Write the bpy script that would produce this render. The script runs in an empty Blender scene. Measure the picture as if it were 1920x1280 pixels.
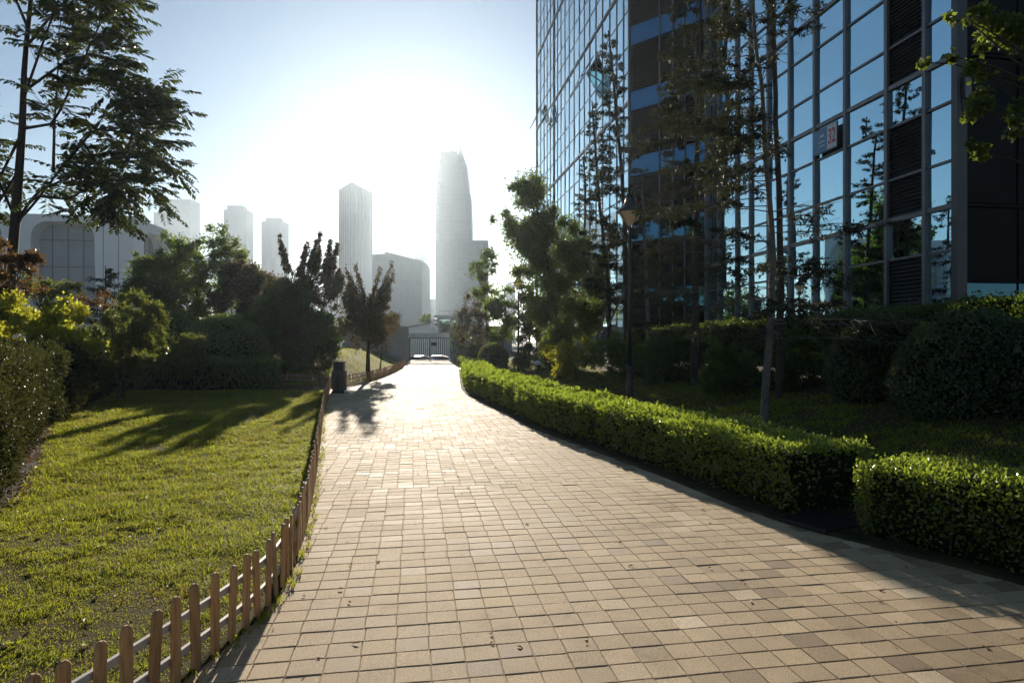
import bpy, math, random
import numpy as np
from mathutils import Vector, Matrix

rng = np.random.default_rng(11)
random.seed(5)
scene = bpy.context.scene
COL = scene.collection
F, CX, HZ, CAMZ = 1280.0, 960.0, 640.0, 1.6
def X(px, Y): return (px - CX) / F * Y
def Z(py, Y): return CAMZ + (HZ - py) / F * Y

# ------------------------------------------------------------------ mesh helpers
class MB:
    """collects vertices and faces for one mesh"""
    def __init__(self):
        self.v = []; self.q = []; self.t = []; self.tone = []; self.n = 0
    def add(self, v, quads=None, tris=None, tone=0.5):
        v = np.asarray(v, float).reshape(-1, 3)
        if quads is not None and len(quads): self.q.append(np.asarray(quads, int).reshape(-1, 4) + self.n)
        if tris is not None and len(tris): self.t.append(np.asarray(tris, int).reshape(-1, 3) + self.n)
        tone = np.asarray(tone, float)
        self.tone.append(np.broadcast_to(tone, (len(v),)) if tone.ndim == 0 else tone)
        self.v.append(v); self.n += len(v)
    def box(self, lo, hi, M=None, tone=0.5):
        x0, y0, z0 = lo; x1, y1, z1 = hi
        v = np.array([[x0,y0,z0],[x1,y0,z0],[x1,y1,z0],[x0,y1,z0],[x0,y0,z1],[x1,y0,z1],[x1,y1,z1],[x0,y1,z1]], float)
        if M is not None: v = v @ np.array(M)[:3,:3].T + np.array(M)[:3,3]
        self.add(v, [[0,3,2,1],[4,5,6,7],[0,1,5,4],[1,2,6,5],[2,3,7,6],[3,0,4,7]], tone=tone)
    def bbox(self, lo, hi, b, M=None):
        """box with chamfered vertical and top edges"""
        x0,y0,z0 = lo; x1,y1,z1 = hi
        def ring(z, i): return [[x0+b+i,y0+i,z],[x1-b-i,y0+i,z],[x1-i,y0+b+i,z],[x1-i,y1-b-i,z],[x1-b-i,y1-i,z],[x0+b+i,y1-i,z],[x0+i,y1-b-i,z],[x0+i,y0+b+i,z]]
        self.loft([ring(z0,0), ring(z1-b,0), ring(z1,b)], M)
    def loft(self, rings, M=None, cap=True, closed=True):
        rings = [np.asarray(r, float) for r in rings]; k = len(rings[0])
        v = np.concatenate(rings)
        if M is not None: v = v @ np.array(M)[:3,:3].T + np.array(M)[:3,3]
        q = []
        for i in range(len(rings)-1):
            for j in range(k if closed else k-1):
                a = i*k + j; b = i*k + (j+1) % k
                q.append([a, b, b+k, a+k])
        t = []
        base = len(v)
        if cap:
            c0 = v[:k].mean(0); c1 = v[-k:].mean(0)
            v = np.concatenate([v, [c0, c1]])
            for j in range(k):
                t.append([base, (j+1) % k, j]); t.append([base+1, len(rings)*k-k+j, len(rings)*k-k+(j+1) % k])
        self.add(v, q, t)
    def lathe(self, prof, seg=20, c=(0,0,0), cap=True):
        a = np.linspace(0, 2*np.pi, seg, endpoint=False)
        self.loft([np.stack([c[0]+r*np.cos(a), c[1]+r*np.sin(a), np.full(seg, c[2]+z)], 1) for r, z in prof], cap=cap)
    def tube(self, pts, rad, seg=6, tone=0.5):
        p = np.asarray(pts, float); n = len(p)
        r = np.broadcast_to(np.asarray(rad, float), (n,))
        d = np.gradient(p, axis=0); d /= (np.linalg.norm(d, axis=1, keepdims=True) + 1e-9)
        ref = np.where(np.abs(d[:, 2:3]) > .92, [[1., 0, 0]], [[0, 0, 1.]])
        s = np.cross(d, ref); s /= (np.linalg.norm(s, axis=1, keepdims=True) + 1e-9)
        u = np.cross(s, d)
        a = np.linspace(0, 2*np.pi, seg, endpoint=False)
        ring = p[:, None] + r[:, None, None]*(s[:, None]*np.cos(a)[None, :, None] + u[:, None]*np.sin(a)[None, :, None])
        i = np.arange(n-1)[:, None]*seg; j = np.arange(seg)[None]
        q = np.stack([i+j, i+(j+1) % seg, i+seg+(j+1) % seg, i+seg+j], -1).reshape(-1, 4)
        self.add(ring.reshape(-1, 3), q, tone=tone)
    def sweep(self, pts, prof, M=None):
        """rectangular/any profile (side, up) swept along a path lying nearly flat"""
        p = np.asarray(pts, float); d = np.gradient(p, axis=0); d[:, 2] = 0
        d /= np.linalg.norm(d, axis=1, keepdims=True)
        s = np.stack([d[:, 1], -d[:, 0], 0*d[:, 0]], 1)
        rings = [p[i] + np.array([[a*s[i, 0], a*s[i, 1], b] for a, b in prof]) for i in range(len(p))]
        self.loft(rings)
    def build(self, name, mat, parent=None, smooth=False, origin=None):
        me = bpy.data.meshes.new(name)
        v = np.concatenate(self.v)
        o = bpy.data.objects.new(name, me)
        if parent is not None:
            po = WORLD[parent.name]
            v = v - np.array(po); WORLD[o.name] = po
        elif origin is not None:
            v = v - np.array(origin); o.location = origin; WORLD[o.name] = tuple(origin)
        else: WORLD[o.name] = (0, 0, 0)
        q = np.concatenate(self.q) if self.q else np.zeros((0, 4), int)
        t = np.concatenate(self.t) if self.t else np.zeros((0, 3), int)
        me.vertices.add(len(v)); me.vertices.foreach_set('co', v.astype(np.float32).ravel())
        loops = np.concatenate([q.ravel(), t.ravel()]).astype(np.int32)
        tot = np.concatenate([np.full(len(q), 4), np.full(len(t), 3)]).astype(np.int32)
        st = np.concatenate([[0], np.cumsum(tot)[:-1]]).astype(np.int32)
        me.loops.add(len(loops)); me.loops.foreach_set('vertex_index', loops)
        me.polygons.add(len(tot)); me.polygons.foreach_set('loop_start', st); me.polygons.foreach_set('loop_total', tot)
        me.polygons.foreach_set('use_smooth', np.full(len(tot), bool(smooth)))
        at = me.attributes.new('tone', 'FLOAT', 'POINT'); at.data.foreach_set('value', np.concatenate(self.tone).astype(np.float32))
        me.update(calc_edges=True); me.validate()
        if mat: me.materials.append(mat)
        COL.objects.link(o)
        if parent is not None: o.parent = parent
        return o
WORLD = {}
def tag(o, label=None, cat=None, group=None, kind=None):
    if label: o['label'] = label
    if cat: o['category'] = cat
    if group: o['group'] = group
    if kind: o['kind'] = kind
    return o
def thing(name, label, cat, loc=(0,0,0), group=None):
    o = bpy.data.objects.new(name, None); COL.objects.link(o); o.location = loc;
    WORLD[o.name] = tuple(loc)
    return tag(o, label, cat, group)
def norm(a): return a / (np.linalg.norm(a, axis=-1, keepdims=True) + 1e-9)
def rand_dirs(n): return norm(rng.normal(size=(n, 3)))

_H = rng.random((256, 256))
def vnoise(x, y):
    xi = np.floor(x).astype(int); yi = np.floor(y).astype(int); fx = x - xi; fy = y - yi
    fx = fx*fx*(3-2*fx); fy = fy*fy*(3-2*fy)
    g = lambda a, b: _H[a % 256, b % 256]
    return (g(xi, yi)*(1-fx)+g(xi+1, yi)*fx)*(1-fy) + (g(xi, yi+1)*(1-fx)+g(xi+1, yi+1)*fx)*fy
def sstep(a, b, x):
    t = np.clip((np.asarray(x, float)-a)/(b-a), 0, 1); return t*t*(3-2*t)

# ------------------------------------------------------------------ materials
def newmat(name):
    m = bpy.data.materials.new(name); m.use_nodes = True
    nt = m.node_tree; b = nt.nodes['Principled BSDF']
    return m, nt, b
def N(nt, typ, **kw):
    n = nt.nodes.new(typ)
    for k, v in kw.items(): setattr(n, k, v)
    return n
def ramp(nt, fac, stops):
    r = N(nt, 'ShaderNodeValToRGB'); e = r.color_ramp.elements
    while len(e) < len(stops): e.new(.5)
    for i, (p, c) in enumerate(stops): e[i].position = p; e[i].color = (*c, 1)
    nt.links.new(fac, r.inputs[0]); return r.outputs[0]
def coords(nt): return N(nt, 'ShaderNodeTexCoord').outputs['Object']
def noise(nt, scale, detail=4, rough=.6, vec=None):
    n = N(nt, 'ShaderNodeTexNoise'); n.inputs['Scale'].default_value = scale; n.inputs['Detail'].default_value = detail; n.inputs['Roughness'].default_value = rough
    nt.links.new(vec if vec is not None else coords(nt), n.inputs['Vector']); return n.outputs[0]
def bump(nt, b, h, strength, dist=.01):
    n = N(nt, 'ShaderNodeBump'); n.inputs['Strength'].default_value = strength; n.inputs['Distance'].default_value = dist
    nt.links.new(h, n.inputs['Height']); nt.links.new(n.outputs[0], b.inputs['Normal'])
def simple(name, c1, c2=None, rough=.6, scale=6, metal=0., bmp=0., spec=.5, bscale=None):
    m, nt, b = newmat(name); b.inputs['Roughness'].default_value = rough; b.inputs['Metallic'].default_value = metal
    b.inputs['Specular IOR Level'].default_value = spec
    c2 = c2 or tuple(x*.75 for x in c1)
    f = noise(nt, scale)
    nt.links.new(ramp(nt, f, [(.3, c2), (.7, c1)]), b.inputs['Base Color'])
    if bmp: bump(nt, b, noise(nt, bscale or scale*6), bmp)
    return m
def leafmat(name, dark, light, trans, tmix=.4, rough=.42, spec=.5):
    m, nt, b = newmat(name)
    a = N(nt, 'ShaderNodeAttribute', attribute_name='tone').outputs['Fac']
    nt.links.new(ramp(nt, a, [(0, dark), (1, light)]), b.inputs['Base Color'])
    b.inputs['Roughness'].default_value = rough; b.inputs['Specular IOR Level'].default_value = spec
    tr = N(nt, 'ShaderNodeBsdfTranslucent')
    nt.links.new(ramp(nt, a, [(0, tuple(x*.55 for x in trans)), (1, trans)]), tr.inputs['Color'])
    mx = N(nt, 'ShaderNodeMixShader'); mx.inputs[0].default_value = tmix
    nt.links.new(b.outputs[0], mx.inputs[1]); nt.links.new(tr.outputs[0], mx.inputs[2])
    nt.links.new(mx.outputs[0], nt.nodes['Material Output'].inputs['Surface'])
    return m
M = {}
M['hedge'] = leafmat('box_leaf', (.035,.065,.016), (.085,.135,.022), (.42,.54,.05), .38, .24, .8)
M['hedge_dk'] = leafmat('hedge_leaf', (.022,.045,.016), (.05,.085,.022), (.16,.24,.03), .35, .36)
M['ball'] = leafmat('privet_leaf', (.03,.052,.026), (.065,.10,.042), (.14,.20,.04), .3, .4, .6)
M['yellow'] = leafmat('golden_leaf', (.08,.11,.015), (.20,.22,.025), (.66,.66,.05), .5, .42)
M['green'] = leafmat('broad_leaf', (.022,.045,.014), (.055,.085,.022), (.28,.38,.04), .42, .42)
M['olive'] = leafmat('olive_leaf', (.03,.048,.016), (.08,.095,.03), (.28,.32,.05), .4, .42)
M['red'] = leafmat('red_leaf', (.024,.024,.015), (.058,.048,.024), (.19,.145,.045), .36, .45)
M['redder'] = leafmat('maple_leaf', (.055,.032,.016), (.11,.065,.028), (.26,.15,.045), .4, .45)
M['pinnate'] = leafmat('pinnate_leaf', (.012,.026,.012), (.032,.048,.016), (.11,.15,.025), .3, .4)
M['fir'] = leafmat('fir_needle', (.012,.022,.014), (.028,.04,.02), (.05,.07,.02), .15, .6, .25)
M['spruce'] = leafmat('spruce_needle', (.009,.016,.010), (.028,.036,.018), (.08,.09,.03), .22, .6, .25)
M['dome'] = leafmat('lit_dome_leaf', (.055,.088,.034), (.115,.165,.05), (.24,.32,.06), .36, .38, .6)  # lightened leaf colour stands in for skylight on left domes and far hedge
M['mullb'] = simple('dark_mullion', (.05,.055,.065), (.035,.04,.05), .45, 2)
M['core'] = simple('hedge_inner_shade', (.012,.016,.008), (.006,.008,.004), .95, 12, spec=.05)  # near-black colour carries the shade inside hedges and balls
M['bark'] = simple('bark', (.10,.075,.055), (.045,.034,.027), .9, 9, bmp=.6)
M['bark_grey'] = simple('grey_bark', (.15,.14,.13), (.06,.055,.05), .85, 14, bmp=.7)
M['bark_dark'] = simple('dark_bark', (.05,.04,.032), (.022,.018,.015), .9, 12, bmp=.6)
M['soil'] = simple('soil', (.06,.038,.026), (.022,.015,.011), .95, 5, bmp=1., bscale=40, spec=.1)
M['bed'] = simple('bed_soil', (.070,.062,.028), (.03,.026,.016), .95, 3, bmp=1., bscale=40, spec=.1)
M['ground'] = simple('ground', (.20,.19,.17), (.12,.12,.10), .95, .05, spec=.1)
m, nt, b = newmat('picket_wood'); M['wood'] = m
mp = N(nt, 'ShaderNodeMapping'); mp.inputs['Scale'].default_value = (60, 60, 5); nt.links.new(coords(nt), mp.inputs['Vector'])
oi = N(nt, 'ShaderNodeObjectInfo'); ad = N(nt, 'ShaderNodeVectorMath', operation='ADD'); nt.links.new(mp.outputs[0], ad.inputs[0]); nt.links.new(oi.outputs['Random'], ad.inputs[1])
sc_ = N(nt, 'ShaderNodeVectorMath', operation='SCALE'); sc_.inputs['Scale'].default_value = 40; nt.links.new(oi.outputs['Random'], sc_.inputs[0]); nt.links.new(sc_.outputs[0], ad.inputs[1])
gr = noise(nt, 1, 6, .7, ad.outputs[0])
g1 = ramp(nt, gr, [(.28, (.17,.088,.038)), (.5, (.42,.24,.105)), (.75, (.55,.34,.16))])
tn = ramp(nt, oi.outputs['Random'], [(0, (.72,.70,.68)), (.5, (1,1,1)), (1, (1.15,1.08,1.0))])
mx = N(nt, 'ShaderNodeMixRGB', blend_type='MULTIPLY'); mx.inputs[0].default_value = 1; nt.links.new(g1, mx.inputs[1]); nt.links.new(tn, mx.inputs[2]); nt.links.new(mx.outputs[0], b.inputs['Base Color'])
b.inputs['Roughness'].default_value = .7; bump(nt, b, gr, .35, .004)
M['rail'] = simple('rail_wood', (.42,.40,.38), (.30,.28,.26), .5, 8)
M['lampmetal'] = simple('lamp_metal', (.010,.016,.020), (.006,.010,.013), .38, 5, metal=0, spec=.6)
M['bindark'] = simple('bin_metal', (.018,.02,.022), (.01,.011,.013), .35, 8, spec=.6)
M['binwood'] = simple('bin_slats', (.14,.10,.075), (.08,.055,.04), .7, 9, bmp=.3)
M['concrete'] = simple('concrete', (.30,.30,.31), (.20,.205,.215), .85, .8, bmp=.2, bscale=20)
M['white'] = simple('white_paint', (.75,.76,.77), (.62,.63,.64), .4, 3)
M['gatebar'] = simple('gate_paint', (.55,.56,.57), (.42,.43,.45), .4, 4)
M['darkmetal'] = simple('dark_metal', (.02,.023,.027), (.012,.014,.017), .45, 5)
M['mullion'] = simple('mullion_alu', (.15,.155,.175), (.11,.115,.13), .42, 2, metal=.35)
M['clad'] = simple('dark_cladding', (.006,.008,.011), (.004,.006,.008), .6, 1.2, spec=.12)
M['louvre'] = simple('louvre_alu', (.055,.062,.072), (.04,.045,.053), .45, 3, metal=.3)
M['void'] = simple('void_black', (.006,.007,.008), (.004,.005,.006), .8, 3, spec=.1)

def glassmat(name, col, metal=.9, rough=.015):
    m, nt, b = newmat(name)
    b.inputs['Metallic'].default_value = metal; b.inputs['Roughness'].default_value = rough
    f = noise(nt, .25, 2)
    nt.links.new(ramp(nt, f, [(.3, tuple(x*.88 for x in col)), (.7, col)]), b.inputs['Base Color'])
    bump(nt, b, noise(nt, .8, 1), .07, .03)
    return m
M['glass'] = glassmat('coated_glass', (.40,.63,.75), 1.)
M['glass_dk'] = glassmat('dark_glass', (.05,.13,.20))
M['cabin'] = glassmat('car_glass', (.03,.035,.04), .2, .05)

# pavers
m, nt, b = newmat('pavers'); M['paver'] = m
a = N(nt, 'ShaderNodeAttribute', attribute_name='tone').outputs['Fac']
base = ramp(nt, a, [(0, (.18,.135,.093)), (.3, (.37,.285,.182)), (.7, (.52,.41,.27)), (1, (.72,.63,.49))])
sp = ramp(nt, noise(nt, 160, 3, .7), [(.3, (.45,.43,.41)), (.5, (1,1,1)), (.72, (1.6,1.57,1.52))])
st = ramp(nt, noise(nt, 1.1, 7, .7), [(.28, (.62,.60,.57)), (.42, (.92,.91,.89)), (.62, (1.08,1.07,1.05)), (.75, (1.2,1.19,1.17))])
mx = N(nt, 'ShaderNodeMixRGB', blend_type='MULTIPLY'); mx.inputs[0].default_value = 1
nt.links.new(base, mx.inputs[1]); nt.links.new(sp, mx.inputs[2])
mx2 = N(nt, 'ShaderNodeMixRGB', blend_type='MULTIPLY'); mx2.inputs[0].default_value = 1
nt.links.new(mx.outputs[0], mx2.inputs[1]); nt.links.new(st, mx2.inputs[2])
nt.links.new(mx2.outputs[0], b.inputs['Base Color'])
nt.links.new(ramp(nt, a, [(0, (.62,)*3), (1, (.85,)*3)]), b.inputs['Roughness'])
b.inputs['Specular IOR Level'].default_value = .14
bump(nt, b, noise(nt, 150, 4, .75), .9, .007)
M['sand'] = simple('joint_sand', (.40,.325,.24), (.22,.175,.13), .95, 4, spec=.1)

# lawn soil + grass
M['lawn'] = simple('lawn_soil', (.070,.058,.018), (.060,.038,.018), .95, 2.2, bmp=1., bscale=60, spec=.1)
M['grass'] = leafmat('grass_blade', (.075,.09,.016), (.14,.17,.022), (.50,.52,.045), .45, .6, .3)
for nd in M['grass'].node_tree.nodes:
    if nd.type == 'VALTORGB':
        e = nd.color_ramp.elements; hi = e[1].color[:]; a_ = e.new(.30); k = .75 if hi[0] < .3 else 1.
        tr_ = hi[0] > .3
        e[0].color = (.42,.33,.06,1) if tr_ else (.19,.145,.04,1)
        a_.color = (.36,.42,.03,1) if tr_ else (.065,.09,.014,1)
M['hedge_br'] = leafmat('shaded_brownish_leaf', (.014,.019,.009), (.036,.040,.015), (.09,.095,.022), .3, .5, .35)  # brownish leaf, darkened further to carry the shade of neighbouring shrubs
M['dryleaf'] = leafmat('dry_leaf', (.08,.04,.022), (.24,.15,.08), (.3,.16,.06), .3, .6)

# ------------------------------------------------------------------ light, sky, camera
SUN_AZ = math.atan(-0.150); SUN_EL = math.radians(16.0)
S = Vector((math.sin(SUN_AZ)*math.cos(SUN_EL), math.cos(SUN_AZ)*math.cos(SUN_EL), math.sin(SUN_EL)))
w = bpy.data.worlds.new('World'); scene.world = w; w.use_nodes = True
nt = w.node_tree; bg = nt.nodes['Background']
sky = N(nt, 'ShaderNodeTexSky'); sky.sky_type = 'NISHITA'; sky.sun_disc = False
sky.sun_elevation = SUN_EL; sky.sun_rotation = SUN_AZ
sky.air_density = 1.0; sky.dust_density = 0.06; sky.ozone_density = 1.6; sky.altitude = 20
nt.links.new(sky.outputs[0], bg.inputs[0]); bg.inputs[1].default_value = .05
ld = bpy.data.lights.new('sun', 'SUN'); ld.energy = 5.0; ld.angle = math.radians(.53); ld.color = (1, .88, .72)
lo = bpy.data.objects.new('sun', ld); COL.objects.link(lo); lo.rotation_euler = S.to_track_quat('Z', 'Y').to_euler(); lo.location = (-20, 60, 60)
cd = bpy.data.cameras.new('camera'); cd.lens = 24; cd.sensor_width = 36; cd.clip_end = 9000; cd.clip_start = .05
co = bpy.data.objects.new('camera', cd); COL.objects.link(co); co.location = (0, 0, CAMZ); co.rotation_euler = (math.radians(90), 0, 0)
scene.camera = co
vs = scene.view_settings; vs.view_transform = 'Standard'; vs.look = 'None'; vs.exposure = 0.88; vs.gamma = 1; vs.use_curve_mapping = False
scene.cycles.use_denoising = True
scene.cycles.max_bounces = 8; scene.cycles.diffuse_bounces = 3; scene.cycles.glossy_bounces = 3; scene.cycles.transmission_bounces = 4
scene.cycles.transparent_max_bounces = 6; scene.cycles.volume_bounces = 0
scene.cycles.sample_clamp_indirect = 6

# ------------------------------------------------------------------ haze
HAZE = .00018
hb = MB(); hb.box((-3100, -400, -2.6), (3100, 5600, 152))
haze = hb.build('haze', None); haze['kind'] = 'stuff'
hm = bpy.data.materials.new('haze_air'); hm.use_nodes = True; nt = hm.node_tree
nt.nodes.remove(nt.nodes['Principled BSDF'])
pv = N(nt, 'ShaderNodeVolumePrincipled'); pv.inputs['Color'].default_value = (.68,.82,.97,1); pv.inputs['Density'].default_value = HAZE; pv.inputs['Anisotropy'].default_value = .72
nt.links.new(pv.outputs[0], nt.nodes['Material Output'].inputs['Volume'])
haze.data.materials.clear(); haze.data.materials.append(hm)
hm.cycles.homogeneous_volume = True

# ------------------------------------------------------------------ edges and terrain
FL = np.array([(-2.6,-1),(-2.0,1.0),(-1.68,2.35),(-1.58,2.92),(-1.50,3.41),(-1.45,3.8),(-1.435,4.1),(-1.45,4.4),(-1.49,4.66),(-1.71,5.7),(-2.1,7.3),(-2.74,9.75),(-4.65,17),(-6.2,23.4)])
F2 = np.array([(-5.95,24.0),(-5.72,26.9),(-5.8,31),(-6.07,35.3),(-6.56,41),(-7.4,47.6),(-8.2,53),(-8.4,56.5)])
RE = np.array([(5.0,-1),(4.5,1.5),(3.9,3.5),(3.41,4.59),(3.0,5.16),(2.71,5.6),(2.28,6.5),(1.93,7.88),(1.14,10.4),(.45,12.6),(-.67,17.8),(-1.28,20.5),(-1.62,23),(-1.97,27),(-2.3,31),(-3.1,41),(-4.4,51),(-4.8,56.5)])
def smooth_edge(P):
    ys = np.linspace(-1, 56.5, 460); xs = np.interp(ys, P[:, 1], P[:, 0])
    k = np.array([1,2,3,2,1.])/9
    for _ in range(3):
        p = np.pad(xs, 2, mode='edge'); xs[2:-2] = np.convolve(p, k, 'valid')[2:-2]
    return ys, xs
YL_, XL_ = smooth_edge(np.concatenate([FL, F2])); YR_, XR_ = smooth_edge(RE)
XL = lambda y: np.interp(y, YL_, XL_)
XR = lambda y: np.interp(y, YR_, XR_)
def lz(x, y):      # lawn side height
    x = np.asarray(x, float); y = np.asarray(y, float)
    d = XL(y) - x
    z = .02 + .07*sstep(.3, 2.5, d)*(vnoise(x*.8, y*.8)-.2) + .05*sstep(2, 5, d)
    z = z + 1.05*sstep(.3, 3.4, d)*sstep(25, 33, y)
    return z*1.0
def rz(x, y):      # bed side height
    x = np.asarray(x, float); y = np.asarray(y, float)
    u = x + .151*y
    d = x - XR(y)
    return .02 + .05*sstep(.1, 1.5, d)*vnoise(x*1.1+40, y*1.1) + .85*sstep(4.6, 9.2, u)

# ground: one sheet to the horizon, dropping to street level beyond the gate
gx = np.concatenate([np.linspace(-3000, -80, 14), np.linspace(-60, 50, 56), np.linspace(80, 3000, 14)])
gy = np.concatenate([np.linspace(-300, -20, 6), np.linspace(-10, 56, 34), np.linspace(57, 70, 14), np.linspace(90, 5400, 26)])
GX, GY = np.meshgrid(gx, gy, indexing='ij')
GZ = -.09 - 1.05*sstep(57.5, 62, GY)
nx, ny = len(gx), len(gy)
idx = np.arange(nx*ny).reshape(nx, ny)
gq = np.stack([idx[:-1,:-1], idx[1:,:-1], idx[1:,1:], idx[:-1,1:]], -1).reshape(-1, 4)
g = MB(); g.add(np.stack([GX, GY, GZ], -1).reshape(-1, 3), gq)
tag(g.build('ground', M['ground'], smooth=True), kind='structure')
def strip(name, mat, edge, side, offs, zf, y0=-1, y1=56.5, n=240):
    ys = np.linspace(y0, y1, n); offs = np.array(offs)
    xx = edge(ys)[:, None] + side*offs[None]; yy = np.repeat(ys[:, None], len(offs), 1)
    zz = zf(xx, yy); zz[:, 0] = -.10
    i = np.arange(n*len(offs)).reshape(n, -1)
    q = np.stack([i[:-1,:-1], i[:-1,1:], i[1:,1:], i[1:,:-1]], -1).reshape(-1, 4)
    if side < 0: q = q[:, ::-1]
    mb = MB(); mb.add(np.stack([xx, yy, zz], -1).reshape(-1, 3), q)
    return tag(mb.build(name, mat, smooth=True), kind='structure')
strip('lawn', M['lawn'], XL, -1, [0,.012,.06,.15,.3,.5,.8,1.1,1.4,1.8,2.2,2.6,3,3.5,4,4.5,5,6,7,8,10,13,18,26,40], lz)
strip('planting_bed', M['bed'], lambda y: XR(y)-.10, 1, [0,.012,.06,.15,.3,.5,.8,1.1,1.5,2,2.5,3,3.5,4,4.5,5,5.5,6,6.5,7,7.5,8,9,11,14,20,30], rz)

# path: sand bed plus individually laid pavers
pb = MB(); ys = np.linspace(-1, 56.6, 120)
v = np.stack([np.stack([XL(ys)-.3, ys, 0*ys-.0065], 1), np.stack([XR(ys)+.4, ys, 0*ys-.0065], 1)], 1).reshape(-1, 3)
i = np.arange(119)*2; pb.add(v, np.stack([i, i+1, i+3, i+2], 1))
path = tag(pb.build('path', M['sand']), kind='structure')
A = np.array([1, .185])/math.hypot(1, .185); B = np.array([-.145, 1])/math.hypot(1, .145)
PA, PB = .174, .166
P = []
for r in range(-8, 350):
    off = 0.0
    if r*PB > 7.5 and vnoise(np.array([r*.31]), np.array([7.7]))[0] > .45: off = .5*PA
    off += rng.normal(0, .004)
    for c in range(-75, 75):
        p = A*(c*PA + off) + B*(r*PB)
        if -1 < p[1] < 56.5 and XL(p[1])-.2 < p[0] < XR(p[1])+.3: P.append((p[0], p[1], c, r))
P = np.array(P); n = len(P)
tone = np.clip(rng.normal(.5, .14, n) + .35*(vnoise(P[:,0]*1.6, P[:,1]*1.1)-.5), 0, .85)
odd = rng.random(n); tone[odd < .035] = rng.uniform(.05, .2, (odd < .035).sum()); tone[odd > .991] = rng.uniform(.8, .98, (odd > .991).sum())
g_ = .0030; ch = .0022
ha, hb_ = PA/2 - .0026, PB/2 - .0054
tilt = rng.normal(0, .007, (n, 2)); lift = rng.normal(0, .0009, n) - .003*(rng.random(n) < .04)
def ring(a, b_, z):
    cs = np.array([[-a,-b_],[a,-b_],[a,b_],[-a,b_]])
    xy = P[:, None, :2] + cs[None, :, :1]*A + cs[None, :, 1:]*B
    zz = z + lift[:, None] + cs[None, :, 0]*tilt[:, :1] + cs[None, :, 1]*tilt[:, 1:]
    return np.concatenate([xy, zz[..., None]], -1)
V = np.concatenate([ring(ha, hb_, -.03), ring(ha, hb_, -ch*.7), ring(ha-ch, hb_-ch, 0)], 1)
o4 = np.arange(n)[:, None, None]*12
fq = np.array([[8,9,10,11]] + [[j, (j+1) % 4, 4+(j+1) % 4, 4+j] for j in range(4)] + [[4+j, 4+(j+1) % 4, 8+(j+1) % 4, 8+j] for j in range(4)])
mb = MB(); mb.add(V.reshape(-1, 3), (o4 + fq[None]).reshape(-1, 4), tone=np.repeat(tone, 12))
mb.build('paving', M['paver'], path)

# ------------------------------------------------------------------ foliage helpers
def leafset(mb, Pn, D, Nn, L, W, tone, fold=.18):
    D = norm(D); Sx = norm(np.cross(D, Nn)); Nn = np.cross(Sx, D)
    L = np.broadcast_to(L, (len(Pn),))[:, None]; W = np.broadcast_to(W, (len(Pn),))[:, None]
    v0 = Pn; v2 = Pn + D*L - Nn*L*.12
    mid = Pn + D*L*.48
    v1 = mid + Sx*W*.5 + Nn*W*fold; v3 = mid - Sx*W*.5 + Nn*W*fold
    V = np.stack([v0, v1, v2, v3], 1).reshape(-1, 3)
    mb.add(V, np.arange(len(V)).reshape(-1, 4), tone=np.repeat(tone, 4))
def clump_leaves(mb, C, R, n, L, W, up=.25, shell=.55, out=.7):
    """leaves in ragged clumps: each clump is squashed and tilted at random and thins out at its rim"""
    C = np.asarray(C, float); R = np.asarray(R, float); m = len(C)
    # split every clump into several ragged sub-sprays
    sub = 5; sd = rand_dirs(m*sub)
    C2 = np.repeat(C, sub, 0) + sd*np.repeat(R, sub, 0)*rng.uniform(.25, 1.05, (m*sub, 1)); R2 = np.repeat(R, sub, 0)*rng.uniform(.28, .62, (m*sub, 1))*rng.uniform(.8, 1.2, (m*sub, 3))
    wgt = R2.prod(1)**.5*rng.uniform(.4, 1.4, m*sub); k = rng.choice(m*sub, n, p=wgt/wgt.sum())
    d = rand_dirs(n); r = np.abs(rng.normal(.45, .38, n)).clip(0, 1.5)
    p = C2[k] + d*R2[k]*r[:, None]
    d = norm(d + sd[k]*.8)
    D = d*out + rand_dirs(n)*.9 + np.array([0, 0, up])
    Nn = rand_dirs(n)*.8 + np.array([0, 0, .6]) + d*.4
    ton = np.clip(rng.normal(.5, .22, n) + (rng.random(m*sub)-.5)[k]*.45 + (rng.random(m)-.5)[k//sub]*.35, 0, 1)
    s = rng.uniform(.7, 1.25, n)
    leafset(mb, p, D, Nn, L*s, W*s, ton)
def envelope(c, R, m, rc, seed=None, lo=.35):
    """m clump centres inside an ellipsoid, nearer its surface; clump radii rc=(min,max)"""
    r = np.random.default_rng(seed) if seed is not None else rng
    d = norm(r.normal(size=(m, 3))); q = lo + (1-lo)*r.random(m)**.6
    C = np.array(c) + d*np.array(R)*q[:, None]*.86
    rr = r.uniform(rc[0], rc[1], m)
    return C, np.stack([rr, rr, rr*.92], 1)
def limb(mb, a, b, r0, r1, sag=.0, n=6, seg=5, wob=.05):
    a = np.array(a, float); b = np.array(b, float); t = np.linspace(0, 1, n)[:, None]
    L = np.linalg.norm(b-a)
    p = a + (b-a)*t + np.array([0, 0, 1.])*(sag*L*np.sin(np.pi*t)) + rng.normal(0, wob*L*.3, (n, 3))*np.sin(np.pi*t)
    mb.tube(p, np.linspace(r0, r1, n), seg)
    return p
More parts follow.
